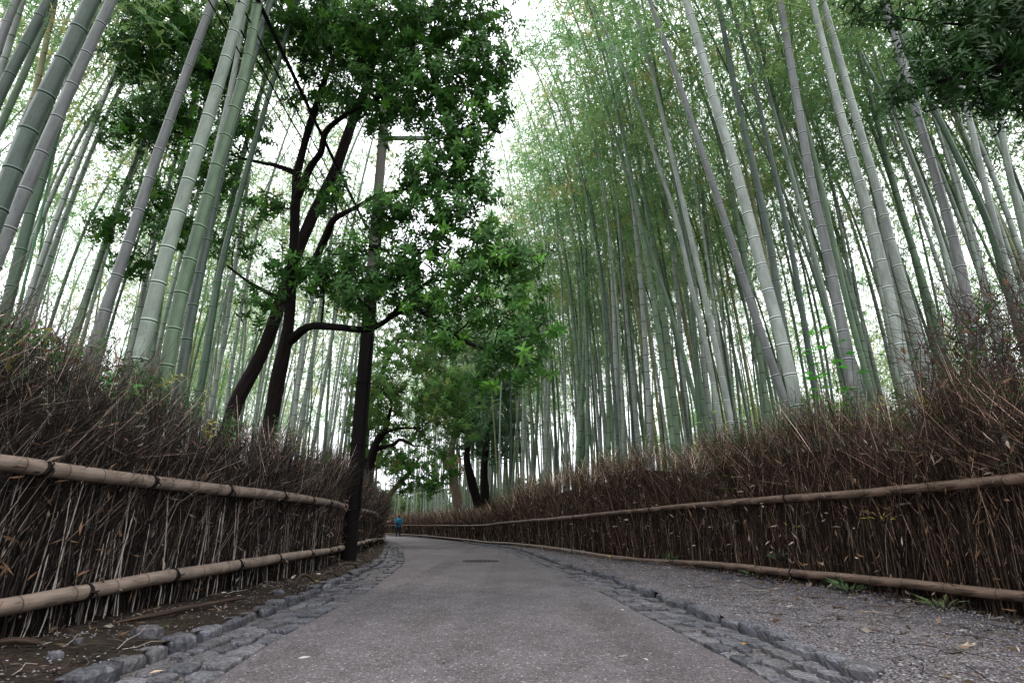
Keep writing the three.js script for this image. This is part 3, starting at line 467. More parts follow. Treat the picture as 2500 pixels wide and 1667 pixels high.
function fence(side, F, top, rails, zEnd, label, colour, mRail, rRail) {
  const r = rng(side < 0 ? 4001 : 4002), root = thing('brushwood_fence', label, 'fence'), sg = -side; // sg points to the path
  const slope = z => (F(z + 0.1) - F(z - 0.1)) / 0.2; // dx/dz
  const frame = z => { const tz = V(slope(z) * -1, 0, -1).normalize(); return [tz, V(-tz.z * sg * -1, 0, tz.x * sg * -1).multiplyScalar(-1)]; };
  const at = (z, y, off) => { const [t, n] = frame(z); const nn = n.x * sg > 0 ? n : n.clone().negate(); return V(F(z), gy(z) + y, z).addScaledVector(nn, off); };
  const out = z => { const n = frame(z)[1]; return n.x * sg > 0 ? n : n.clone().negate(); };
  // packed core
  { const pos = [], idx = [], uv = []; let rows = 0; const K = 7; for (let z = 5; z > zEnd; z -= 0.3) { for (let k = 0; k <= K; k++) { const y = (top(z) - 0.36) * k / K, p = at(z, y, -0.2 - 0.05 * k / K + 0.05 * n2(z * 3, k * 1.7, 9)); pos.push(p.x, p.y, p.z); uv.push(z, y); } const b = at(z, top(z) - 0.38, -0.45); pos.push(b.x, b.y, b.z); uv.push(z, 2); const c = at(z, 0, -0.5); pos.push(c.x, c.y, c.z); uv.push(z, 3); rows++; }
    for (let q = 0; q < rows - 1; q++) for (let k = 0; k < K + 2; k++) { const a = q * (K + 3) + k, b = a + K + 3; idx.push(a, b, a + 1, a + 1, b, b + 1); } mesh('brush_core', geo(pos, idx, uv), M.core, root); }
  const near = z => { const a = -z; return a < 8 ? 1 : a < 14 ? 0.75 : a < 26 ? 0.42 : 0.25; };
  const thick = z => 1 + Math.max(0, -z - 7) * 0.06;
  const bm = [[], [], [], []], bc = [[], [], [], []], base = () => { const k = U(0.7, 1.35, r); return side < 0 ? lin(0.0145 * k, 0.0112 * k, 0.0095 * k) : lin(0.02 * k, 0.0128 * k, 0.0092 * k); }, bundle = (p, d, sc, c) => { const k = Math.floor(r() * 4); bm[k].push(along(p, d, sc, sc, r() * 6)); bc[k].push(c || base()); };
  const mats = [[], [], []], cols = [[], [], []], put = (m, c) => { const k = Math.floor(r() * 3); mats[k].push(m); cols[k].push(c); };
  const stemsM = [], leafM = [], leafC = [], sprM = [], sprC = []; let parts = 0;
  const stemMats = [0, 1, 2, 3].map(() => std(colour(r), { roughness: 0.85 }));
  for (let z = 3; z > zEnd; z -= 0.1) {
    const k = near(z), th = thick(z), tp = top(z) + 0.14 * n2(z * 0.9, 1, side + 8) + 0.09 * n2(z * 3.2, 2, side + 9), [t] = frame(z), o = out(z), cnt = n => { const m = n * k; return Math.floor(m) + (r() < m % 1 ? 1 : 0); };
    // upright stems
    for (let i = cnt(7); i > 0; i--) { const zz = z - r() * 0.1, p = at(zz, -0.02, U(-0.2, -0.01, r)), d = Y.clone().addScaledVector(t, U(-0.1, 0.16, r)).addScaledVector(o, U(-0.05, 0.06, r)); put(along(p, d, U(0.004, 0.0075, r) * th, U(0.7, 1.35, r), r() * 6), colour(r)); }
    // standing stems at the face, one by one
    if (z < -2.6 && z > -13) for (let i = 0; i < (side > 0 ? 3 : 3); i++) if (parts < 295 && r() < lerp(1, 0.35, smooth(4, 13, -z))) {
      const p = at(z - r() * 0.1, 0.0, U(-0.01, 0.05, r)), d = Y.clone().addScaledVector(t, U(-0.12, 0.14, r)).addScaledVector(o, U(-0.07, -0.01, r)).normalize(), s = mesh('brush_stem', stemGeo[parts % 3], stemMats[Math.floor(r() * 4)], root);
      s.position.copy(p); s.quaternion.setFromUnitVectors(Y, d); s.rotateY(U(-0.6, 0.6, r) + (side > 0 ? Math.PI / 2 : -Math.PI / 2)); const w = U(0.003, 0.0055, r) * (side > 0 ? 1.2 : 1); s.scale.set(w, U(0.4, 1.2, r), w); parts++;
    }
    // slanting twigs of the face
    for (let i = cnt(side < 0 ? 8 : 7); i > 0; i--) { const zz = z - r() * 0.1, y = U(0.05, 1.2, r), lean = side < 0 ? U(-0.15, 0.85, r) : U(-0.4, 0.35, r); bundle(at(zz, y, U(-0.13, 0.045, r)), Y.clone().addScaledVector(t, lean).addScaledVector(o, U(-0.1, 0.14, r)), U(0.7, 1.25, r) * Math.sqrt(th)); }
    for (let i = cnt(3); i > 0; i--) put(along(at(z - r() * 0.1, U(0.05, 1, r), U(-0.02, 0.06, r)), Y.clone().addScaledVector(t, side < 0 ? U(-0.1, 0.9, r) : U(-0.45, 0.4, r)), U(0.0016, 0.003, r) * th, U(0.3, 0.8, r), r() * 6), colour(r));
    // bushy top
    for (let i = cnt(15); i > 0; i--) { const zz = z - r() * 0.1, f = r(), y = lerp(0.8, tp - 0.25, f), w = 0.25 + 0.2 * n2(zz * 1.3, 3, side + 5); bundle(at(zz, y, U(-0.32, 0.03 + w * f * 0.6, r)), Y.clone().multiplyScalar(U(0.25, 1, r)).addScaledVector(t, U(-0.6, 0.75, r)).addScaledVector(o, U(-0.35, 0.5, r)), U(0.6, 1.1, r) * Math.sqrt(th)); }
    for (let i = cnt(8); i > 0; i--) { const zz = z - r() * 0.1, y = tp - U(0.15, 0.42, r); bundle(at(zz, y, U(-0.45, 0.12, r)), Y.clone().addScaledVector(t, U(-0.7, 0.7, r)).addScaledVector(o, U(-0.5, 0.55, r)), U(0.55, 1.0, r) * (1 + 0.35 * n2(zz * 0.9, 7, side)) * Math.sqrt(th), r() < (side > 0 && z < -9 ? 0.65 : 0.3) ? (side > 0 && z < -9 ? lin(0.11, 0.083, 0.066) : lin(0.05, 0.038, 0.03)) : null); }
    // dead leaves and a few green sprigs
    for (let i = cnt(side < 0 ? 8 : 10); i > 0; i--) { const y = r() < 0.6 ? U(0.95, tp + 0.05, r) : U(0.1, 1, r), c = U(0.6, 1.3, r), q = r(); leafM.push(along(at(z - r() * 0.1, y, U(-0.05, 0.16, r)), rdir(r), U(0.06, 0.14, r) * Math.sqrt(th), U(0.06, 0.13, r) * Math.sqrt(th), r() * 6)); leafC.push(q < 0.3 ? lin(0.42 * c, 0.33 * c, 0.27 * c) : lin(0.17 * c, 0.1 * c, 0.06 * c)); }
    if (r() < (side < 0 ? (z > -6.2 ? 1 : 0.35) : 0.9) * Math.sqrt(k)) for (let i = 0; i < (side < 0 && z > -6.2 ? 3 : 2); i++) { const c = U(0.6, 1.3, r); sprM.push(along(at(z - r() * 0.1, tp + U(-0.3, 0.05, r), U(-0.4, 0.1, r)), Y.clone().add(rdir(r).multiplyScalar(0.8)), U(0.7, 1.2, r), U(0.7, 1.2, r), r() * 6)); sprC.push(r() < 0.15 ? lin(0.3 * c, 0.28 * c, 0.06 * c) : lin(0.06 * c, 0.13 * c, 0.04 * c)); }
  }
  twigGeo.forEach((g, k) => inst('brushwood', g, M.twig, mats[k], root, cols[k])); bundleGeo.forEach((g, k) => inst('brushwood', g, M.bundle, bm[k], root, bc[k]));
  inst('dead_leaves', litterLeaf, M.deadLeaf, leafM, root, leafC); inst('green_leaves', sprigGeo, M.leaf, sprM, root, sprC);
  // bamboo rails, pole by pole, with node rings and black twine
  rails.forEach((h, ri) => {
    let z = side < 0 ? 0.6 : 0.4; const gap = side < 0 && ri === 1;
    let n = 0;
    while (z > zEnd + 2) {
      let len = U(3.2, 4.6, r); if (side < 0 && z > -11.7 && z - len < -11.2) len = z + 11.75; // poles butt at the utility pole
      const z0 = z, z1 = z - len, flip = n % 2, kink = U(-0.006, 0.006, r), over = 0.0;
      const P = s => { const zz = z0 - s; return at(zz, h(zz) + kink + 0.006 * n2(zz * 1.7, ri + 3), 0.075); }, rad = s => rRail * lerp(flip ? 0.9 : 1.08, flip ? 1.08 : 0.9, s / len) * (1 + 0.015 * n2(s * 2, n));
      const nodes = [0]; let s = U(0.12, 0.3, r); while (s < len - 0.06) { nodes.push(s); s += side < 0 ? U(0.34, 0.46, r) : U(0.42, 0.56, r); } nodes.push(len);
      const pts = [], rr = [], cc = [], w = [1, 1, 1], dk = [0.35, 0.31, 0.3];
      nodes.forEach((a, i) => { if (i === 0) { pts.push(P(0), P(0.004)); rr.push(rad(0) * 0.93, rad(0)); cc.push(dk, w); return; } if (i === nodes.length - 1) { pts.push(P(a - 0.004), P(a)); rr.push(rad(a), rad(a) * 0.93); cc.push(w, dk); return; } for (const [e, k, c] of [[-0.03, 1, w], [-0.008, 1.025, w], [-0.003, 0.99, dk], [0.002, 1.0, dk], [0.006, 1.04, [0.9, 0.88, 0.86]], [0.02, 1.01, w], [0.05, 1, w]]) { pts.push(P(a + e)); rr.push(rad(a) * k); cc.push(c); } });
      const pole = mesh('bamboo_rail', tube(pts, rr, 14, { col: cc, v: 0.9, v0: n * 1.7 + ri, caps: true, capCol: [0.25, 0.2, 0.16] }), mRail, root);
      // twine lashings
      for (let q = U(0.35, 0.6, r); q < len - 0.1; q += U(0.95, 1.35, r)) if (z0 - q > -26 && z0 - q < -1.5 && (side < 0 || q > len - 1.4)) {
        const c = P(q), tdir = P(q + 0.05).sub(P(q - 0.05)).normalize(), o = out(z0 - q), b = Y.clone(), R0 = rad(q) * 1.06 + 0.003, tg = [];
        for (let w2 = 0; w2 < (side < 0 ? 3 : 2); w2++) { const pl = []; for (let a = 0; a <= 16; a++) { const th = a / 16 * Math.PI * 2; pl.push(c.clone().addScaledVector(tdir, (w2 - 1) * 0.011 + 0.012 * Math.sin(th + w2)).addScaledVector(o, R0 * Math.cos(th)).addScaledVector(b, R0 * Math.sin(th))); } tg.push(tube(pl, pl.map(() => 0.0045), 5)); }
        if (side < 0) { const k0 = c.clone().addScaledVector(o, R0 + 0.006); for (let w2 = 0; w2 < 4; w2++) { const e = k0.clone().addScaledVector(tdir, U(-0.06, 0.06, r)).addScaledVector(b, U(-0.07, 0.05, r)).addScaledVector(o, U(0, 0.02, r)); tg.push(tube([k0, k0.clone().lerp(e, 0.5).addScaledVector(o, 0.02), e], [0.007, 0.0045, 0.003], 5)); } }
        mesh('twine_lashing', mergeGeometries(tg), M.rope, pole);
      }
      z = z1 - (gap && Math.abs(z1 + 11.75) < 0.02 ? 0.62 : 0.002); n++;
    }
  });
  return { at, out, frame };
}
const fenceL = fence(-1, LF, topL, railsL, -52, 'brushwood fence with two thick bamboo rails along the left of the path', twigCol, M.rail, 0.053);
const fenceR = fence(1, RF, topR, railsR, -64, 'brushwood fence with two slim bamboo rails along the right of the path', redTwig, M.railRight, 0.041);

// ---------------------------------------------------------------- broadleaf trees
function leafCluster(seed, L, W, n) { const r = rng(seed), l = [], tw = [tube([V(0, -0.1, 0), V(0.01, 0.08, 0), V(0.02, 0.22, 0.01)], [0.0035, 0.0028, 0.0015], 4)]; for (let i = 0; i < n; i++) { const t = 0.1 + 0.9 * i / n, a = i * 2.4 + U(-0.4, 0.4, r), e = U(-0.3, 0.5, r); l.push([V(0.02 * t, 0.22 * t, 0), V(Math.cos(a) * Math.cos(e), Math.sin(e), Math.sin(a) * Math.cos(e)), Y.clone().add(rdir(r).multiplyScalar(0.35)), U(0.75, 1.15, r) * L, U(0.8, 1.1, r) * W, U(0.1, 0.3, r)]); } return mergeGeometries([leafGeo(l), ...tw]); }
const clusters = [1, 2, 3].map(s => leafCluster(s, 0.105, 0.045, 14));
const narrowClusters = [4, 5].map(s => leafCluster(s, 0.125, 0.034, 12));
function leafTree(name, label, cat, trunk, limbs, blobs, o) {
  const r = rng(o.seed), base = trunk[0], t = thing(name, label, cat, [base[0], base[1], base[2]], o.group), rel = a => a.map(p => [p[0] - base[0], p[1] - base[1], p[2] - base[2], p[3]]);
  const skel = [];
  const addLimb = (a, sides, n, nm) => { const [P, Rr] = splineR(a, n); P.forEach((p, i) => skel.push([p, Rr[i]])); return tube(P, Rr, sides, { u: 2, v: 0.8, wob: 0.22, seed: o.seed + a.length }); };
  mesh('trunk', addLimb(rel(trunk), 12, 48), o.bark, t);
  for (const l of limbs) mesh('branch', addLimb(rel(l), 8, 24), o.bark, t);
  const ng = o.cl.length, mats = o.cl.map(() => []), cols = o.cl.map(() => []), twigs = [], keep = skel.slice();
  for (const [bx, by, bz, br, dk = 1] of blobs) {
    const c = V(bx - base[0], by - base[1], bz - base[2]); let best = null, bd = 1e9;
    for (const s of keep) { const d = s[0].distanceTo(c) + Math.max(0, s[0].y - c.y) * 0.6; if (d < bd) { bd = d; best = s; } }
    const mid = best[0].clone().lerp(c, 0.55).add(V(U(-0.1, 0.1, r), 0.08 * bd, U(-0.1, 0.1, r))), r0 = Math.min(best[1] * 0.7, 0.008 + 0.012 * bd + 0.012 * br);
    const bc = new THREE.CatmullRomCurve3([best[0], mid, c]).getPoints(7); twigs.push(tube(bc, bc.map((_, i) => lerp(r0, 0.008 * o.s, i / 7)), 5));
    bc.forEach((p, i) => { if (i > 2) keep.push([p, lerp(r0, 0.008, i / 7)]); });
    const n = Math.round(o.den * dk * Math.pow(br / o.s, 2.3) * 34) + 5;
    for (let i = 0; i < n; i++) {
      const d = rdir(r), q = Math.pow(r(), 0.45) * (0.85 + 0.35 * n2(d.x * 2 + bx, d.y * 2 + by + d.z, 4)), p = c.clone().add(V(d.x * br * q, d.y * br * q * 0.8, d.z * br * q));
      if (i % 5 === 0) { const m2 = c.clone().lerp(p, 0.5).add(V(0, 0.06 * br, 0)); twigs.push(tube([c.clone().lerp(p, 0.08), m2, p], [0.006 * o.s, 0.0045 * o.s, 0.002 * o.s], 3)); }
      const k = Math.floor(r() * ng), s = o.s * U(0.75, 1.2, r); mats[k].push(along(p, d.clone().add(V(0, U(-0.2, 0.6, r), 0)), s, s, r() * 6)); cols[k].push(o.tint(r));
    }
  }
  mesh('twigs', mergeGeometries(twigs), o.bark, t).userData.kind = 'stuff';
  o.cl.forEach((g, k) => inst('foliage', g, o.mat || M.leaf, mats[k], t, cols[k]));
  return t;
}
const evergreen = r => { const k = U(0.6, 1.35, r); return r() < 0.25 ? lin(0.075 * k, 0.2 * k, 0.02 * k) : lin(0.04 * k, 0.12 * k, 0.02 * k); };
{ // shrubs filling the far bend under the trees
  const r = rng(515), m = [], c = []; for (let i = 0; i < 4000; i++) { const z = -U(68, 92, r), x = U(-36, 6, r), s = U(4, 8, r); m.push(along(V(x, gy(z) + 0.3 + 7 * Math.pow(r(), 1.3) * (0.6 + 0.4 * n2(x * 0.2, z * 0.2, 3)), z), rdir(r), s, s, r() * 6)); const k = U(0.5, 1.3, r); c.push(lin(0.08 * k, 0.13 * k, 0.05 * k)); }
  const g = thing('undergrowth', 'dim green undergrowth beyond the far bend of the path', 'undergrowth'); g.userData.kind = 'stuff'; inst('leaves', clusters[0], M.leaf, m, g, c);
}
{ // pale leafy edge of the groves far behind the culms on both sides
  const r = rng(717), m = [[], [], [], []], c = [[], [], [], []];
  for (let i = 0; i < 4200; i++) { const right = r() < 0.55, z = -(3 + 46 * r()), x = right ? Math.max(RF(z) + U(14, 24, r), 9 + U(0, 6, r)) : LF(z) - U(17, 25, r), h = (0.62 + 0.38 * n2(z * 0.35, right ? 3 : 9, 6)) * 13, k = i % 4, sc = U(1.2, 1.9, r), a = r() * 6.28;
    m[k].push(along(V(x, ground(x, z) + 0.3 + h * r(), z), V(Math.cos(a), U(0.1, 0.9, r), Math.sin(a)), sc, sc, r() * 6)); c[k].push(leafTint(r)); }
  const g = thing('shrubbery', 'pale green leafy thicket edge showing behind the bamboo culms', 'shrubbery'); g.userData.kind = 'stuff'; m.forEach((x, k) => inst('foliage', sprayGeo[k], M.bambooLeaf, x, g, c[k]));
}
const gloss = leafMat([1, 1, 1], 0.3, 1); gloss.clearcoat = 0.22; gloss.clearcoatRoughness = 0.3;
leafTree('evergreen_tree', 'dark broadleaf evergreen tree overhanging the path beside the utility pole', 'tree',
  [[-3.75, 0.1, -8.6, 0.15], [-3.68, 1.5, -8.6, 0.125], [-3.61, 2.71, -8.6, 0.115], [-3.54, 3.66, -8.6, 0.09], [-3.58, 4.47, -8.6, 0.082], [-3.67, 5.76, -8.6, 0.075], [-3.73, 6.41, -8.6, 0.065], [-3.63, 7.37, -8.6, 0.062], [-3.4, 8.72, -8.6, 0.045], [-3.11, 9.83, -8.6, 0.025]],
  [[[-3.69, 5.99, -8.6, 0.075], [-3.48, 6.53, -8.5, 0.065], [-3.24, 6.76, -8.3, 0.055], [-3.12, 6.99, -8.1, 0.045], [-2.77, 7.15, -7.9, 0.035], [-2.34, 7.13, -7.6, 0.025]],
   [[-3.57, 4.45, -8.6, 0.08], [-3.22, 4.8, -8.5, 0.07], [-3.0, 5.16, -8.3, 0.06], [-2.81, 5.34, -8.1, 0.05], [-2.43, 5.43, -7.9, 0.035], [-2.09, 5.58, -7.8, 0.028], [-1.68, 5.52, -7.6, 0.02]],
   [[-3.55, 3.42, -8.6, 0.075], [-3.21, 3.66, -8.5, 0.062], [-2.7, 3.59, -8.3, 0.056], [-2.15, 3.49, -8.1, 0.052], [-1.83, 3.56, -7.9, 0.042], [-1.53, 3.81, -7.7, 0.032], [-1.14, 4.02, -7.5, 0.025]],
   [[-1.78, 3.6, -7.87, 0.045], [-1.44, 3.63, -7.6, 0.042], [-1.22, 3.52, -7.5, 0.038], [-0.96, 3.24, -7.3, 0.032], [-0.62, 2.98, -7.1, 0.025], [-0.24, 2.76, -6.9, 0.015]],
   [[-3.72, 6.5, -8.6, 0.05], [-4.02, 6.64, -8.6, 0.04], [-4.56, 6.95, -8.9, 0.032], [-5.26, 7.32, -9.2, 0.02], [-6.48, 7.92, -9.3, 0.015]],
   [[-3.6, 4.1, -8.6, 0.045], [-4.09, 4.39, -8.8, 0.035], [-4.53, 4.68, -9, 0.025], [-5.19, 5.18, -9.2, 0.015]],
   [[-3.3, 9.3, -8.6, 0.045], [-2.96, 9.41, -8.2, 0.042], [-2.52, 8.67, -8, 0.035], [-1.89, 7.79, -7.6, 0.026], [-1.21, 7.5, -7.2, 0.018]]],
  [[-3.68, 9.13, -8, 1.16], [-2.58, 8.64, -7.8, 1.04], [-1.54, 8.41, -7.4, 1], [-0.67, 8.29, -7.2, 0.76], [-0.38, 7.35, -7.2, 0.61], [-0.33, 6.58, -7.2, 0.49], [-1.2, 7.19, -7.4, 0.89], [-2.32, 7.54, -8, 0.88], [-3.39, 8.17, -8.4, 0.7, 0.6], [-1.0, 6.35, -7.4, 0.4], [-0.62, 6.08, -7.2, 0.39],
   [-6.71, 10.4, -9.2, 1.15], [-7.45, 9.62, -9.2, 0.87], [-5.86, 9.01, -9, 0.84], [-6.49, 8.16, -9.2, 0.92], [-7.35, 7.86, -9.2, 0.58], [-5.11, 9.77, -8.6, 0.91, 0.7], [-6.54, 6.26, -9.2, 0.63], [-5.75, 5.53, -9, 0.61], [-7.24, 5.82, -9.2, 0.43], [-6.56, 5.13, -9.2, 0.42], [-5.5, 6.77, -9, 0.71], [-4.71, 5.26, -8.8, 0.44, 0.6], [-4.02, 4.07, -8.6, 0.42, 0.6], [-4.11, 5.81, -8.6, 0.44, 0.6], [-4.78, 7.4, -8.6, 0.54, 0.6],
   [-0.87, 5.85, -7.3, 0.45], [-0.58, 5.45, -7.2, 0.42], [-1.35, 5.95, -7.5, 0.36], [-0.35, 5.0, -7.1, 0.3], [-1.26, 5.47, -7.4, 0.58], [-1.79, 5.07, -7.6, 0.58], [-0.83, 4.7, -7.2, 0.55], [-0.33, 4.33, -7, 0.41], [0.08, 3.96, -6.9, 0.43], [-0.5, 3.82, -7, 0.52], [-1.27, 4.26, -7.4, 0.55], [0.13, 3.41, -6.9, 0.39], [0.35, 2.96, -6.8, 0.27], [0.18, 2.57, -6.8, 0.32], [-0.14, 2.91, -7, 0.39], [-0.56, 3.34, -7.2, 0.41], [-1.73, 4.08, -7.6, 0.56], [-2.5, 4.55, -8, 0.53], [-2.2, 3.83, -7.8, 0.51], [-2.94, 4.28, -8.2, 0.47], [-1.18, 3.6, -7.4, 0.42], [-0.89, 2.97, -7.2, 0.29], [-0.36, 2.45, -7, 0.25], [-2.95, 5.82, -8.2, 0.5, 0.6], [-3.7, 4.64, -8.5, 0.42, 0.6]],
  { seed: 71, bark: M.bark, cl: clusters, den: 8.5, s: 1, tint: evergreen, mat: gloss });
leafTree('leaning_tree', 'straight purplish brown trunk leaning right behind the dark evergreen trunk', 'tree',
  [[-5.3, 0.15, -9.8, 0.14], [-4.87, 2.23, -9.8, 0.12], [-4.79, 2.68, -9.8, 0.115], [-4.4, 3.79, -9.8, 0.108], [-4.04, 5.57, -9.8, 0.1], [-3.85, 6.32, -9.8, 0.1], [-3.5, 7.42, -9.8, 0.1], [-3.27, 8.53, -9.8, 0.09], [-3.09, 9.23, -9.8, 0.08], [-2.88, 10.46, -9.8, 0.06]], [],
  [[-2.9, 10.6, -9.8, 0.8], [-2.3, 11.2, -9.6, 0.9], [-3.6, 11.4, -9.9, 0.9]], { seed: 72, bark: M.leanBark, cl: clusters, den: 3, s: 1.1, tint: evergreen, mat: gloss });
const lane = 'broadleaf trees over the far bend of the path', cool = r => { const k = U(0.6, 1.4, r); return lin(0.07 * k, 0.14 * k, 0.065 * k); }, warm = r => { const k = U(0.6, 1.4, r); return r() < 0.15 ? lin(0.15 * k, 0.2 * k, 0.05 * k) : lin(0.08 * k, 0.17 * k, 0.04 * k); };
leafTree('roadside_tree', 'green tree with crooked dark branches arching right over the path', 'tree',
  [[-5.6, 0.05, -22, 0.26], [-5.42, 1.6, -22, 0.22], [-5.35, 2.57, -22, 0.2], [-5.22, 3.5, -22, 0.15], [-5.09, 3.85, -22, 0.13], [-4.91, 4.09, -22, 0.11], [-4.75, 4.74, -22, 0.07], [-4.66, 5.15, -22, 0.05]],
  [[[-5.2, 3.42, -22, 0.09], [-5.03, 3.5, -22, 0.085], [-4.45, 3.55, -21.5, 0.07], [-4.1, 3.67, -21, 0.06], [-3.74, 3.53, -20.5, 0.05], [-3.35, 3.3, -20, 0.03]], [[-4.95, 4.05, -22, 0.07], [-4.3, 4.15, -21.5, 0.05], [-3.32, 4.11, -21, 0.03]]],
  [[-4.81, 5.45, -21, 1.06], [-3.82, 6.77, -21.5, 1.44], [-4.63, 4.65, -22, 0.92], [-3.33, 5.12, -21, 1.21], [-3.44, 3.99, -21, 0.88], [-2.38, 5.62, -21, 1.22], [-2.44, 4.38, -20.5, 0.86], [-2.77, 3.2, -21, 0.63], [-1.8, 3.91, -20.5, 0.62], [-5.15, 4.13, -23, 0.7], [-5.51, 5.16, -22, 0.68], [-1.87, 4.96, -21, 0.73], [-5.9, 3.7, -23, 0.7], [-6.1, 4.7, -23.2, 0.9], [-5.2, 3.2, -22.6, 0.5], [-6.2, 6.2, -23, 1.0], [-4.2, 3.0, -21.6, 0.5]],
  { seed: 73, bark: M.bark, cl: clusters, den: 5, s: 1.5, tint: warm, group: lane });
leafTree('roadside_tree', 'low tree with pale slanting trunk at the bend beyond the fence end', 'tree',
  [[-8.2, -0.1, -33, 0.24], [-7.33, 1.32, -33, 0.2], [-7.04, 2.08, -33, 0.18], [-6.57, 2.64, -33, 0.15], [-6.07, 3.21, -33, 0.12], [-5.55, 3.9, -33, 0.08], [-5.09, 4.63, -33, 0.05]], [],
  [[-5.98, 2.83, -33, 0.78], [-5.28, 3.42, -33, 0.98], [-4.29, 3.18, -33, 1.02], [-6.51, 3.66, -33, 0.98], [-3.58, 3.78, -33, 0.98], [-4.62, 2.5, -33, 0.5], [-6.82, 4.63, -33, 1.11], [-5.81, 4.14, -33, 1.11]],
  { seed: 74, bark: M.paleBark, cl: clusters, den: 5, s: 1.7, tint: evergreen, group: lane });
leafTree('roadside_tree', 'tall tree with thick pale trunk behind the far right fence', 'tree',
  [[-3.4, -0.1, -41, 0.48], [-3.56, 1.18, -41, 0.42], [-3.77, 2.33, -41, 0.36], [-4.05, 3.49, -41, 0.3], [-4.22, 4.98, -41, 0.25], [-4.15, 6.81, -41, 0.2], [-3.66, 9.33, -41, 0.14], [-3.24, 11.61, -41, 0.08]], [],
  [[-3.08, 11.61, -41, 2.41], [-2.08, 9.33, -41, 2.21], [-3.63, 8.06, -41, 2.19], [-4.95, 9.97, -41, 1.9], [-3.57, 5.89, -41, 1.39], [-2.05, 6.81, -41, 1.55], [-4.79, 5.58, -41, 1.23], [-5.73, 13.63, -41, 2.61], [-3.14, 14.32, -41, 2.62]],
  { seed: 75, bark: M.paleBark, cl: clusters, den: 4, s: 2, tint: cool, group: lane });
leafTree('roadside_tree', 'tree with dark trunk slanting left behind the far right fence', 'tree',
  [[-1.5, -0.1, -33, 0.34], [-1.7, 1.09, -33, 0.3], [-1.95, 2.01, -33, 0.26], [-2.35, 3.42, -33, 0.22], [-2.56, 4.39, -33, 0.18], [-2.41, 6.12, -33, 0.12], [-1.69, 8.16, -33, 0.08]], [],
  [[-2.14, 5.12, -33, 1.12], [-0.9, 5.62, -33, 1.37], [-2.17, 6.62, -33, 1.26], [-1.94, 8.16, -33, 1.4]], { seed: 76, bark: M.bark, cl: clusters, den: 4.6, s: 1.8, tint: cool, group: lane });
leafTree('roadside_tree', 'upright dark trunked tree nearest the bamboo on the far right side', 'tree',
  [[-1.35, -0.1, -32, 0.3], [-1.39, 1.3, -32, 0.26], [-1.45, 2.2, -32, 0.24], [-1.52, 3.57, -32, 0.2], [-1.4, 4.99, -32, 0.16], [-1.12, 6.44, -32, 0.1]], [],
  [[-1.08, 5.55, -31, 1.17], [-0.14, 6.26, -31, 1.3], [-0.6, 4.16, -31, 0.83], [0.09, 4.62, -31, 0.84], [-0.62, 7.71, -31, 1.44], [-1.37, 9.46, -31, 1.46]], { seed: 77, bark: M.bark, cl: clusters, den: 4.6, s: 1.8, tint: cool, group: lane });
leafTree('roadside_tree', 'tall tree whose leafy crown fills the gap above the path', 'tree',
  [[-6.6, 0.05, -26, 0.26], [-6.58, 3.03, -26, 0.2], [-6.64, 4.57, -26, 0.18], [-6.51, 5.97, -26, 0.14], [-6.03, 7.62, -26, 0.1], [-5.31, 9.34, -26, 0.06]], [],
  [[-6.1, 8.69, -26, 1.44], [-4.74, 10.22, -26, 1.78], [-3.5, 10.89, -26, 1.48], [-2.82, 9.12, -26, 1.55], [-5.59, 7.2, -26, 1.11], [-4.47, 9.12, -26, 1.45], [-6.6, 5.6, -26, 1.1], [-7, 4.2, -26.5, 0.9], [-6, 3.2, -26.5, 0.7], [-3.4, 7.2, -26, 1.2]], { seed: 78, bark: M.bark, cl: clusters, den: 3.6, s: 1.8, tint: warm, group: lane });
leafTree('withered_sapling', 'withered sapling with pinkish tan dead leaves above the far fence', 'sapling',
  [[-3.5, -0.15, -40, 0.06], [-3.7, 2.4, -39.8, 0.05], [-3.86, 4.3, -39.6, 0.03]], [], [[-3.86, 4.88, -39.5, 0.53], [-3.4, 4.39, -39.5, 0.41], [-4.29, 4.65, -39.5, 0.35]],
  { seed: 79, bark: M.paleBark, cl: clusters, den: 6, s: 1.4, tint: r => { const k = U(0.7, 1.3, r); return lin(0.42 * k, 0.27 * k, 0.2 * k); }, mat: M.deadLeaf });
leafTree('overhanging_tree', 'dark glossy leaved tree hanging into the upper right corner', 'tree',
  [[8.2, 0.2, -4.4, 0.2], [8.0, 3, -4.5, 0.17], [7.6, 5, -4.7, 0.13], [7.1, 6.6, -4.9, 0.09], [6.6, 7.6, -5, 0.05]],
  [[[7.7, 4.7, -4.7, 0.08], [6.9, 5.3, -5, 0.06], [6.1, 5.6, -5.2, 0.045], [5.3, 5.5, -5.1, 0.03], [4.5, 5.2, -5, 0.018], [3.95, 4.98, -4.9, 0.01]], [[7.3, 6, -4.85, 0.05], [6.3, 6.2, -5.2, 0.03], [5.5, 6.3, -5.3, 0.02], [4.8, 6.25, -5.2, 0.01], [4.3, 6.5, -5.3, 0.006]]],
  [[5.59, 5.99, -5.2, 0.65], [5.2, 5.8, -5.15, 0.4], [5.75, 6.5, -5.3, 0.5], [4.98, 5.41, -5.1, 0.43], [4.48, 5.2, -5, 0.26], [3.99, 4.92, -4.9, 0.17, 0.8], [5.53, 5.21, -5.2, 0.38], [5.53, 6.42, -5.3, 0.46], [4.89, 6.18, -5.2, 0.28, 0.8], [4.43, 6.38, -5.2, 0.23, 0.7], [5.89, 5.62, -5.2, 0.44], [5.07, 5.0, -5.1, 0.21], [4.52, 5.71, -5.1, 0.19, 0.7], [4.28, 6.59, -5.4, 0.21, 0.7], [6.4, 6.2, -5.1, 0.7], [6.6, 5.4, -5, 0.5]],
  { seed: 80, bark: M.bark, cl: narrowClusters, den: 8.5, s: 1, tint: r => { const k = U(0.6, 1.3, r); return lin(0.018 * k, 0.055 * k, 0.01 * k); }, mat: gloss });

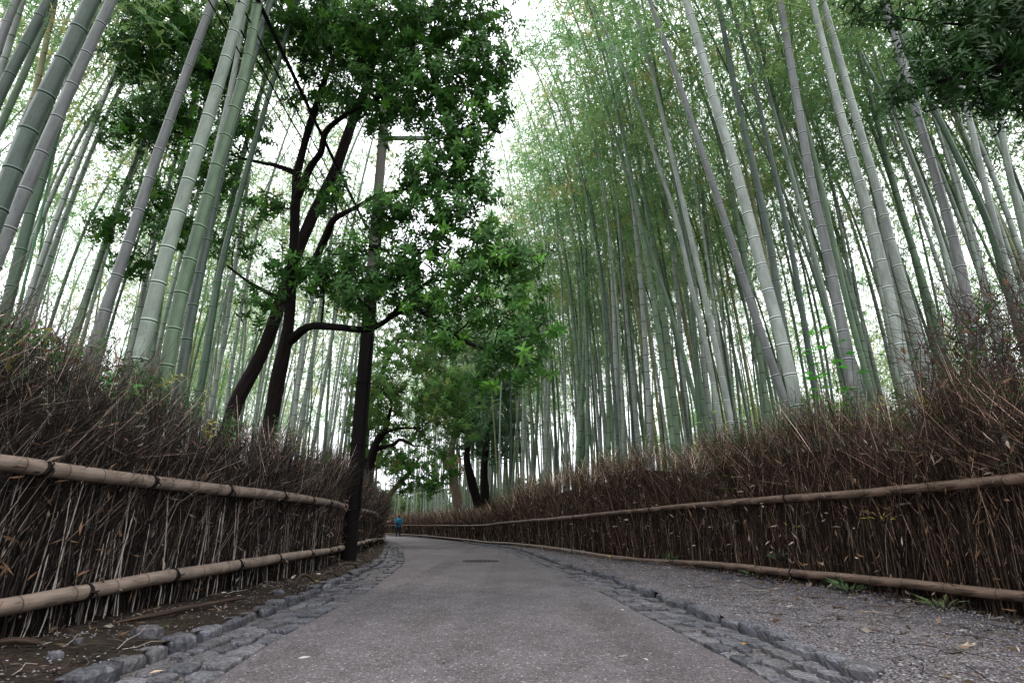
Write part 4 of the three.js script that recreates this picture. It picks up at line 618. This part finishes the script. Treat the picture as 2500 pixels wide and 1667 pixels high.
// ---------------------------------------------------------------- utility pole and cables
{
  const t = thing('utility_pole', 'dark utility pole with steel crossarm standing in the left fence', 'utility pole', [-3.2, 0, -12.0]);
  const conc = std(lin(0.16, 0.145, 0.135), { roughness: 0.9, bumpMap: T.stoneB, bumpScale: 0.003 }), dark = std(lin(0.01, 0.0085, 0.008), { roughness: 0.95, bumpMap: T.stoneB, bumpScale: 0.002 }), steel = std(lin(0.13, 0.16, 0.14), { roughness: 0.5, metalness: 0.5 });
  mesh('pole', new THREE.CylinderGeometry(0.105, 0.14, 11.2, 24).translate(0, 5.5, 0), conc, t);
  mesh('sleeve', new THREE.CylinderGeometry(0.13, 0.15, 5.7, 24).translate(0, 2.75, 0), dark, t);
  mesh('conduit', new THREE.CylinderGeometry(0.03, 0.03, 7.2, 10).translate(0.155, 4.6, 0.06), dark, t);
  for (const y of [1.0, 2.3, 3.6, 4.9, 6.6, 6.85, 9.55, 9.9]) mesh('band', new THREE.TorusGeometry(y < 5.6 ? 0.158 : 0.128 - 0.0028 * (y - 6), 0.012, 6, 28).rotateX(Math.PI / 2).translate(0, y, 0), y < 5 ? dark : steel, t);
  const arm = mesh('crossarm', new THREE.BoxGeometry(1.15, 0.09, 0.075).translate(0.62, 9.72, 0.14), steel, t);
  mesh('bracket', mergeGeometries([new THREE.BoxGeometry(0.05, 0.36, 0.05).translate(0.14, 9.72, 0.1), new THREE.BoxGeometry(0.05, 0.05, 0.3).translate(0.14, 9.86, 0.0), new THREE.BoxGeometry(0.05, 0.05, 0.3).translate(0.14, 9.58, 0.0)]), steel, t);
  mesh('insulator', new THREE.CylinderGeometry(0.035, 0.05, 0.12, 12).translate(1.12, 9.82, 0.14), std(lin(0.5, 0.48, 0.45), { roughness: 0.3 }), t);
  mesh('clamp', mergeGeometries([new THREE.BoxGeometry(0.26, 0.1, 0.12).translate(0.06, 6.74, 0.16), new THREE.CylinderGeometry(0.05, 0.05, 0.34, 10).rotateZ(1.4).translate(0.22, 6.7, 0.14)]), dark, t);
  const cable = (a, b, sag, rad, label) => { const P = []; for (let i = 0; i <= 40; i++) { const u = i / 40, p = V(...a).lerp(V(...b), u); p.y -= sag * 4 * u * (1 - u); P.push(p); } tag(mesh('overhead_cable', tube(P, P.map(() => rad), 6), std(lin(0.012, 0.012, 0.013), { roughness: 0.5 }), scene), label, 'cable', 'overhead cables running to the utility pole'); };
  cable([-3.36, 7.25, -11.85], [-2.62, 7.1, 14], 0.35, 0.03, 'thickest black overhead cable slanting down to the utility pole');
  cable([-3.3, 6.85, -11.85], [-3.0, 6.75, 14], 0.3, 0.012, 'upper thin black cable below the thickest overhead cable');
  cable([-3.36, 6.72, -11.85], [-3.12, 6.7, 14], 0.38, 0.012, 'middle thin black cable below the thickest overhead cable');
  cable([-3.42, 6.6, -11.86], [-3.24, 6.6, 14], 0.44, 0.009, 'lowest thin black cable below the thickest overhead cable');
}

// ---------------------------------------------------------------- plants by the fences
{
  const r = rng(33), bright = leafMat([1, 1, 1], 0.45, 1);
  const sap = (name, label, pos, h, stems, L, col, n) => {
    const t = thing(name, label, 'plant', pos); const tw = [], lv = [];
    for (let s = 0; s < stems; s++) { const a = U(0, 6.28, r), sp = U(0.15, 0.42, r), P = spline([[0, 0, 0], [Math.cos(a) * sp * 0.3, h * 0.5, Math.sin(a) * sp * 0.3], [Math.cos(a) * sp, h * U(0.85, 1.05, r), Math.sin(a) * sp]], 12); tw.push(tube(P, P.map((_, i) => 0.008 * (1 - i / 15)), 5));
      for (let i = 0; i < n; i++) { const q = P[5 + i % 8], az = r() * 6.28, d = V(Math.cos(az), U(-0.1, 0.3, r), Math.sin(az)).normalize(); const e = q.clone().addScaledVector(d, L * 0.8); tw.push(tube([q, e], [0.002, 0.001], 3)); lv.push([q.clone().addScaledVector(d, L * 0.4), d, Y.clone().add(rdir(r).multiplyScalar(0.3)), L * U(0.8, 1.15, r), L * 0.42, 0.2], [q.clone().addScaledVector(d, L * 0.3), d.clone().applyAxisAngle(Y, 0.8), Y, L * 0.85, L * 0.36, 0.2], [q.clone().addScaledVector(d, L * 0.3), d.clone().applyAxisAngle(Y, -0.8), Y, L * 0.85, L * 0.36, 0.2]); } }
    mesh('stem', mergeGeometries(tw), M.bark, t);
    const chunk = Math.ceil(lv.length / 3); for (let k = 0; k < 3; k++) { const sub = lv.slice(k * chunk, (k + 1) * chunk); if (sub.length) { const m = leafMat([col[0] * (0.8 + 0.3 * k), col[1] * (0.8 + 0.3 * k), col[2]], 0.45, 1), o = mesh('leaves', leafGeo(sub), m, t); o.userData.kind = 'stuff'; } }
  };
  sap('green_sapling', 'bright green broad leaved sapling among the right bamboo culms', [3.95, 0.3, -6.7], 2.55, 7, 0.16, [0.07, 0.3, 0.03], 8);
  sap('leafy_shrub', 'small shrub with pale green leaves on top of the right brush fence', [3.2, 0.3, -8.5], 2.15, 6, 0.085, [0.2, 0.34, 0.1], 9);
  sap('fence_creeper', 'light green creeper on the left fence beyond the utility pole', [-4.1, 0.3, -14.8], 1.85, 7, 0.07, [0.14, 0.32, 0.05], 10);
  sap('green_sapling', 'low green sapling behind the right fence near the twiggy bramble', [4.6, 0.3, -5.9], 1.75, 3, 0.09, [0.06, 0.2, 0.03], 6);
  // brambles
  const bramble = (label, c, ext, n, len, col, lv) => { const t = thing('bramble', label, 'bramble', [c[0], c[1], c[2]]), m = [[], [], []], lm = [], lc = [], mc = [[], [], []];
    for (let i = 0; i < n; i++) { const k = i % 3, h = Math.pow(r(), 1.2), p = V(U(-1, 1, r) * ext[0] * (1 - 0.4 * h), h * ext[1], U(-1, 1, r) * ext[2]), d = Y.clone().multiplyScalar(U(0.2, 1, r)).add(rdir(r).multiplyScalar(0.9)); m[k].push(along(p, d, U(0.0015, 0.0042, r), U(0.3, 1, r) * len, r() * 6)); const q = U(0.5, 1.5, r); mc[k].push(lin(col[0] * q, col[1] * q, col[2] * q)); if (r() < lv) { lm.push(along(p, rdir(r), U(0.08, 0.13, r), U(0.06, 0.11, r), r() * 6)); const g = r() < 0.5; lc.push(g ? lin(0.05 * q, 0.11 * q, 0.035 * q) : lin(0.15 * q, 0.09 * q, 0.055 * q)); } }
    twigGeo.forEach((g, k) => inst('twigs', g, M.twig, m[k], t, mc[k])); inst('leaves', broadLitter, M.leaf, lm, t, lc); };
  bramble('tangle of dark thorny twigs above the right end of the right fence', [4.0, 1.1, -4.5], [0.45, 1.35, 0.8], 1500, 0.75, [0.06, 0.042, 0.036], 0.25);
  bramble('low tangle of thin twigs behind the right fence under the bamboo', [4.3, 1.2, -5.9], [0.5, 0.8, 0.8], 800, 0.6, [0.1, 0.075, 0.06], 0.25);
  bramble('mound of dry grass and leafy twigs over the left end of the left fence', [-3.75, 1.2, -4.4], [0.5, 0.95, 1.3], 1900, 0.65, [0.13, 0.11, 0.09], 0.45);
  // bamboo grass at the foot of the right fence and yellow leaves in it
  const tuft = (label, z, y, off, n, L, col, group) => { const t = thing('bamboo_grass', label, 'plant', fenceR.at(z, y, off).toArray(), group), lv = [], st = []; for (let i = 0; i < n; i++) { const a = r() * 6.28, d = V(Math.cos(a), U(0.3, 1.2, r), Math.sin(a)).normalize(), q = d.clone().multiplyScalar(U(0.03, 0.14, r)); st.push(tube([V(0, 0, 0), q], [0.0018, 0.001], 3)); lv.push([q, d, Y.clone().add(rdir(r).multiplyScalar(0.5)), U(0.6, 1.1, r) * L, L * 0.14, 0.35]); } mesh('stem', mergeGeometries(st), M.bark, t); mesh('blade', leafGeo(lv), leafMat(col, 0.4, 1), t).userData.kind = 'stuff'; };
  tuft('large tuft of bamboo grass under the right fence bottom rail', -6.2, 0.05, 0.14, 34, 0.16, [0.1, 0.17, 0.07]);
  tuft('small bamboo grass tuft touching the right bottom rail beyond the large tuft', -7.9, 0.06, 0.14, 18, 0.12, [0.12, 0.2, 0.07]);
  tuft('bluish green sprouting tuft in the right fence face above the bottom rail', -7.3, 0.3, 0.1, 26, 0.1, [0.08, 0.17, 0.09]);
  tuft('grass tuft at the right fence foot nearest the viewer', -4.9, 0.05, 0.16, 16, 0.16, [0.14, 0.18, 0.08]);
  tuft('green tuft hanging over the right bottom rail in the distance', -10.2, 0.12, 0.14, 24, 0.14, [0.08, 0.15, 0.05]);
  tuft('sprig of yellow green leaves halfway up the right fence', -5.55, 0.72, 0.1, 9, 0.1, [0.42, 0.42, 0.07]);
  tuft('second smaller sprig of yellow leaves on the right fence', -7.0, 0.62, 0.1, 6, 0.09, [0.4, 0.4, 0.08]);
  // exposed roots and rocks on the dirt verge
  const root = (label, pts) => { const P = spline(pts.map(p => [p[0], gy(p[1]) + p[2], p[1]]), 24); tag(mesh('exposed_root', tube(P, P.map((_, i) => 0.016 * Math.sin(Math.PI * (0.12 + 0.8 * i / 24)) + 0.004), 7, { wob: 0.25 }), M.rootBark, scene), label, 'root', 'roots on the dirt verge'); };
  root('long thin root lying along the dirt verge below the left fence', [[-2.75, -4.35, 0.06], [-2.62, -4.7, 0.075], [-2.6, -5.1, 0.07], [-2.5, -5.5, 0.075], [-2.52, -5.9, 0.05]]);
  root('humped root arching out of the dirt before the utility pole', [[-2.5, -7.1, 0.02], [-2.47, -7.2, 0.14], [-2.42, -7.38, 0.12], [-2.36, -7.5, 0.02]]);
  root('second humped root nearer the kerb before the utility pole', [[-2.45, -7.8, 0.02], [-2.4, -7.95, 0.12], [-2.33, -8.1, 0.1], [-2.3, -8.25, 0.02]]);
  root('curled root close to the foot of the utility pole', [[-2.7, -9.3, 0.02], [-2.62, -9.5, 0.13], [-2.52, -9.8, 0.11], [-2.5, -10, 0.02]]);
  root('short root in the lower left corner of the dirt verge', [[-3.0, -3.62, 0.05], [-2.88, -3.66, 0.07], [-2.74, -3.68, 0.06], [-2.66, -3.64, 0.04]]);
  const rock = (label, x, z, s, k) => { const poly = []; for (let i = 0; i < 9; i++) { const a = -i / 9 * 6.28; poly.push([x + Math.cos(a) * s * U(0.8, 1.15, r), z + Math.sin(a) * s * 0.7 * U(0.8, 1.15, r)]); } tag(mesh('loose_rock', slab(poly, gy(z) + 0.03, gy(z) + 0.05 + s * 0.55, 0.35, s * 0.12, k), M.stones[k % 4], scene), label, 'rock', 'loose rocks on the verges'); };
  rock('largest loose rock on the dirt verge behind the kerb', -2.23, -3.9, 0.1, 3); rock('small pale rock on the dirt verge in the lower left', -2.38, -3.35, 0.045, 2);
  rock('tiny rock beside the small root on the dirt verge', -2.55, -3.75, 0.035, 6); rock('dark loose rock by the kerb further along the dirt verge', -2.32, -6.2, 0.07, 5);
  rock('dark loose rock on the gravel below the right bottom rail', 2.75, -7.9, 0.06, 9);
}

// ---------------------------------------------------------------- leaf litter, pebbles, fallen leaves
{
  const r = rng(909), mats = [], cols = [], m2 = [], c2 = [], peb = [], pc = [], tw = [], tc = [];
  const lay = (x, y, z, s) => along(V(x, y, z), V(U(-1, 1, r), U(-0.12, 0.25, r), U(-1, 1, r)).normalize(), s, s, r() * 6.28);
  const tint = () => { const k = U(0.6, 1.3, r), q = r(); return q < 0.16 ? lin(0.3 * k, 0.26 * k, 0.22 * k) : q < 0.17 ? lin(0.4 * k, 0.32 * k, 0.05 * k) : lin(0.13 * k, 0.09 * k, 0.062 * k); };
  for (let i = 0; i < 2000; i++) { const z = -2.6 - 20 * Math.pow(r(), 1.7), left = r() < 0.28, t = Math.pow(r(), 0.7), x = left ? lerp(LK(z) - 0.15, LF(z) + 0.05, t) : lerp(RK(z) + 0.15, RF(z) - 0.02, Math.pow(r(), 0.45)), y = gy(z) + (left ? 0.058 : 0.05 + 0.045 * smooth(0.55, 0.95, (x - RK(z)) / (RF(z) - RK(z)))); (r() < 0.75 ? mats : m2).push(lay(x, y, z, U(0.035, 0.085, r))); (mats.length + m2.length > cols.length + c2.length && (cols.length < mats.length ? cols : c2)).push(tint()); }
  const g = thing('leaf_litter', 'dry fallen bamboo leaves and bits strewn over both verges', 'leaf litter'); g.userData.kind = 'stuff';
  inst('dry_leaves', litterLeaf, M.deadLeaf, mats, g, cols); inst('dry_leaves', broadLitter, M.deadLeaf, m2, g, c2);
  for (let i = 0; i < 700; i++) { const z = -2.6 - 14 * Math.pow(r(), 1.6), left = r() < 0.55, x = left ? U(LF(z), LK(z) - 0.1, r) : lerp(RF(z), RK(z) + 0.2, Math.pow(r(), 2)); tw.push(along(V(x, gy(z) + 0.06 + (left ? 0 : 0.02), z), V(U(-1, 1, r), U(-0.05, 0.12, r), U(-1, 1, r)), U(0.0015, 0.0035, r), U(0.06, 0.28, r), r() * 6)); tc.push(twigCol(r)); }
  inst('dry_twigs', twigGeo[1], M.twig, tw, g, tc);
  const pebG = new THREE.IcosahedronGeometry(1, 0); { const p = pebG.attributes.position; for (let i = 0; i < p.count; i++) { const k = 0.8 + 0.4 * hash(Math.round(p.getX(i) * 50), Math.round(p.getY(i) * 50 + p.getZ(i) * 77), 5); p.setXYZ(i, p.getX(i) * k, p.getY(i) * k * 0.6, p.getZ(i) * k); } pebG.computeVertexNormals(); }
  for (let i = 0; i < 8000; i++) { const z = -2.7 - 13 * Math.pow(r(), 1.5), left = r() < 0.12, x = left ? U(LF(z), LK(z) - 0.1, r) : U(RK(z) + 0.1, RF(z) - 0.05, r), t = (x - RK(z)) / (RF(z) - RK(z)), s = U(0.003, 0.009, r) * (r() < 0.04 ? 1.9 : 1), y = gy(z) + (left ? 0.05 : 0.038 + 0.05 * smooth(0.55, 0.95, t)) + 0.012 * n2(x * 2, z * 2, left ? 2 : 6); peb.push(new THREE.Matrix4().compose(V(x, y, z), new THREE.Quaternion().setFromEuler(new THREE.Euler(U(-0.4, 0.4, r), r() * 6, 0)), V(s, s, s * U(0.7, 1.3, r)))); const k = U(0.5, 1.4, r); pc.push(lin(0.18 * k, 0.175 * k, 0.18 * k)); }
  const gv = thing('gravel', 'loose grey gravel on the verge before the right fence', 'gravel'); gv.userData.kind = 'stuff'; inst('pebbles', pebG, std(lin(1, 1, 1), { roughness: 0.85 }), peb, gv, pc);
  // single fallen leaves on the asphalt and gutters
  const fl = [['dry curled leaf lying alone on the asphalt near the lower edge', -0.35, -3.35, 0.09, [0.12, 0.1, 0.08]], ['pale leaf on the asphalt right of centre near the lower edge', 0.72, -3.4, 0.07, [0.5, 0.42, 0.33]], ['tan leaf on the asphalt left of the pale leaf', 0.58, -3.5, 0.06, [0.4, 0.3, 0.24]], ['greyish leaf on the asphalt beside the left gutter', -1.15, -3.45, 0.08, [0.4, 0.42, 0.4]], ['pale leaf on the right gutter stones', 1.3, -4.6, 0.06, [0.5, 0.46, 0.4]], ['orange leaf in the right gutter by the kerb', 1.42, -3.85, 0.05, [0.5, 0.3, 0.08]], ['yellow leaf on the dirt verge below the left fence', -2.42, -4.05, 0.05, [0.6, 0.48, 0.04]], ['tan leaf in the left gutter at the lower edge', -1.75, -3.12, 0.09, [0.45, 0.34, 0.22]], ['white leaf on the gravel near the right fence foot', 3.0, -4.75, 0.08, [0.55, 0.53, 0.5]], ['small pale leaf on the asphalt towards the right gutter', 0.95, -5.3, 0.06, [0.5, 0.44, 0.38]]];
  for (const [label, x, z, s, c] of fl) { const o = tag(mesh('fallen_leaf', litterLeaf, leafMat(c, 0.2, 1), scene), label, 'leaf', 'single fallen leaves'); const y = x < -2 || x > 1.7 ? 0.075 : 0.024; o.position.set(x, gy(z) + y, z); o.quaternion.setFromUnitVectors(Y, V(U(-1, 1, r), 0.06, U(-1, 1, r)).normalize()); o.scale.setScalar(s); }
}

// ---------------------------------------------------------------- the walker
{
  const px = -9.68, pz = -51.5, t = thing('person', 'walker seen from behind in a blue jacket and dark trousers', 'person', [px, gy(pz), pz]); t.rotation.y = 0.25;
  const skel = (bones, res, lo, hi) => { // smooth union of tapered capsules, meshed
    const size = Math.max(hi[0] - lo[0], hi[1] - lo[1], hi[2] - lo[2]) / 2, c = [(lo[0] + hi[0]) / 2, (lo[1] + hi[1]) / 2, (lo[2] + hi[2]) / 2];
    const mc = new MarchingCubes(res, new THREE.MeshBasicMaterial(), false, false, 400000); mc.isolation = 0;
    for (let k = 0; k < res; k++) for (let j = 0; j < res; j++) for (let i = 0; i < res; i++) {
      const p = [(i - res / 2) / (res / 2) * size + c[0], (j - res / 2) / (res / 2) * size + c[1], (k - res / 2) / (res / 2) * size + c[2]]; let d = 1e9;
      for (const [a, b, ra, rb] of bones) { const ab = [b[0] - a[0], b[1] - a[1], b[2] - a[2]], ap = [p[0] - a[0], p[1] - a[1], p[2] - a[2]], h = clamp((ap[0] * ab[0] + ap[1] * ab[1] + ap[2] * ab[2]) / (ab[0] ** 2 + ab[1] ** 2 + ab[2] ** 2 + 1e-9), 0, 1); const e = Math.hypot(ap[0] - h * ab[0], ap[1] - h * ab[1], ap[2] - h * ab[2]) - lerp(ra, rb, h), K = 0.035, m = clamp(0.5 + 0.5 * (d - e) / K, 0, 1); d = d > 1e8 ? e : lerp(d, e, m) - K * m * (1 - m); }
      mc.field[k * res * res + j * res + i] = -d;
    }
    mc.update(); const n = mc.count, g = new THREE.BufferGeometry(); g.setAttribute('position', new THREE.Float32BufferAttribute(mc.positionArray.slice(0, n * 3), 3)); g.setAttribute('normal', new THREE.Float32BufferAttribute(mc.normalArray.slice(0, n * 3), 3)); g.setAttribute('uv', new THREE.Float32BufferAttribute(new Float32Array(n * 2), 2));
    g.scale(size, size, size).translate(...c); return g;
  };
  const sh = [[-0.19, 1.39, 0], [0.19, 1.39, 0]], el = [[-0.27, 1.12, 0.05], [0.26, 1.12, 0.02]], wr = [[-0.22, 0.92, -0.08], [0.25, 0.9, -0.08]], hip = [[-0.095, 0.88, 0], [0.095, 0.88, 0]], kn = [[-0.13, 0.47, 0.05], [0.12, 0.48, -0.03]], an = [[-0.16, 0.09, 0.16], [0.13, 0.09, 0.02]];
  const torso = k => [[[0, 0.92, 0], [0, 1.12, 0], 0.135 * k, 0.13 * k], [[0, 1.12, 0], [0, 1.34, 0.01], 0.13 * k, 0.145 * k], [[-0.13, 1.37, 0], [0.13, 1.37, 0], 0.075 * k, 0.075 * k]];
  const arms = k => [0, 1].flatMap(s => [[sh[s], el[s], 0.055 * k, 0.045 * k], [el[s], wr[s], 0.045 * k, 0.032 * k]]), legs = k => [0, 1].flatMap(s => [[hip[s], kn[s], 0.088 * k, 0.06 * k], [kn[s], an[s], 0.058 * k, 0.042 * k]]);
  const fingers = [0, 1].flatMap(s => { const w = wr[s], o = [[w, [w[0], w[1] - 0.08, w[2] - 0.02], 0.026, 0.034]]; for (let f = 0; f < 4; f++) o.push([[w[0], w[1] - 0.08, w[2] - 0.045 + f * 0.022], [w[0], w[1] - 0.14 - 0.012 * (f % 3), w[2] - 0.05 + f * 0.02], 0.011, 0.009]); o.push([[w[0], w[1] - 0.03, w[2] - 0.04], [w[0] + (s ? -0.02 : 0.02), w[1] - 0.1, w[2] - 0.07], 0.012, 0.01]); return o; });
  const skin = std(lin(0.45, 0.29, 0.21), { roughness: 0.6 });
  const head = [[[0, 1.36, 0], [0, 1.5, -0.015], 0.055, 0.052], [[0, 1.56, -0.02], [0, 1.62, -0.01], 0.078, 0.086], [[0, 1.56, -0.09], [0, 1.545, -0.115], 0.018, 0.014], [[-0.085, 1.585, 0], [-0.09, 1.57, 0.01], 0.018, 0.014], [[0.085, 1.585, 0], [0.09, 1.57, 0.01], 0.018, 0.014], [[0, 1.5, -0.07], [0, 1.51, -0.08], 0.03, 0.03]];
  const figure = mergeGeometries([skel([...torso(0.9), ...arms(0.8), ...legs(0.85), ...head, ...fingers], 84, [-0.9, -0.03, -0.9], [0.9, 1.77, 0.9])]);
  mesh('body', figure, skin, t);
  mesh('jacket', skel([...torso(1.1), ...arms(1.25), [[0, 0.9, 0], [0, 0.86, 0], 0.16, 0.165], [[-0.05, 1.42, 0], [0.05, 1.42, 0], 0.07, 0.07]], 64, [-0.5, 0.65, -0.5], [0.5, 1.65, 0.5]), std(lin(0.008, 0.13, 0.24), { roughness: 0.7 }), t);
  mesh('trousers', skel([...legs(1.15), [[-0.05, 0.93, 0], [0.05, 0.93, 0], 0.125, 0.125], [an[0], [an[0][0], 0.08, an[0][2] + 0.005], 0.06, 0.062], [an[1], [an[1][0], 0.08, an[1][2] + 0.005], 0.06, 0.062]], 56, [-0.55, 0.0, -0.55], [0.55, 1.1, 0.55]), std(lin(0.012, 0.013, 0.02), { roughness: 0.8 }), t);
  for (const s of [0, 1]) mesh('shoe', skel([[[an[s][0], 0.05, an[s][2] + 0.03], [an[s][0], 0.035, an[s][2] - 0.15], 0.045, 0.035]], 24, [an[s][0] - 0.2, -0.15, an[s][2] - 0.25], [an[s][0] + 0.2, 0.25, an[s][2] + 0.15]), std(lin(0.02, 0.02, 0.022)), t);
  mesh('hair', skel([[[0, 1.6, 0.02], [0, 1.645, 0.005], 0.088, 0.085], [[0, 1.55, 0.05], [0, 1.6, 0.04], 0.06, 0.07]], 36, [-0.2, 1.42, -0.2], [0.2, 1.82, 0.2]), std(lin(0.012, 0.01, 0.01), { roughness: 0.7 }), t);
  const b = thing('shoulder_bag', 'dark shoulder bag on the back of the walker', 'bag', [px, gy(pz), pz]); b.rotation.y = 0.25;
  const bg = std(lin(0.02, 0.025, 0.04), { roughness: 0.8 });
  mesh('pouch', skel([[[-0.17, 1.0, 0.2], [0.0, 1.0, 0.22], 0.07, 0.07], [[-0.17, 1.12, 0.2], [-0.02, 1.12, 0.215], 0.055, 0.055]], 32, [-0.35, 0.85, 0.0], [0.15, 1.35, 0.5]), bg, b);
  const P = spline([[-0.14, 1.14, 0.2], [0, 1.3, 0.185], [0.1, 1.42, 0.12], [0.11, 1.46, 0.0], [0.06, 1.4, -0.14], [-0.1, 1.2, -0.18], [-0.2, 1.06, -0.02], [-0.18, 1.04, 0.16]], 40); mesh('strap', tube(P, P.map(() => 0.016), 6), bg, b);
}
renderer.render(scene, camera);
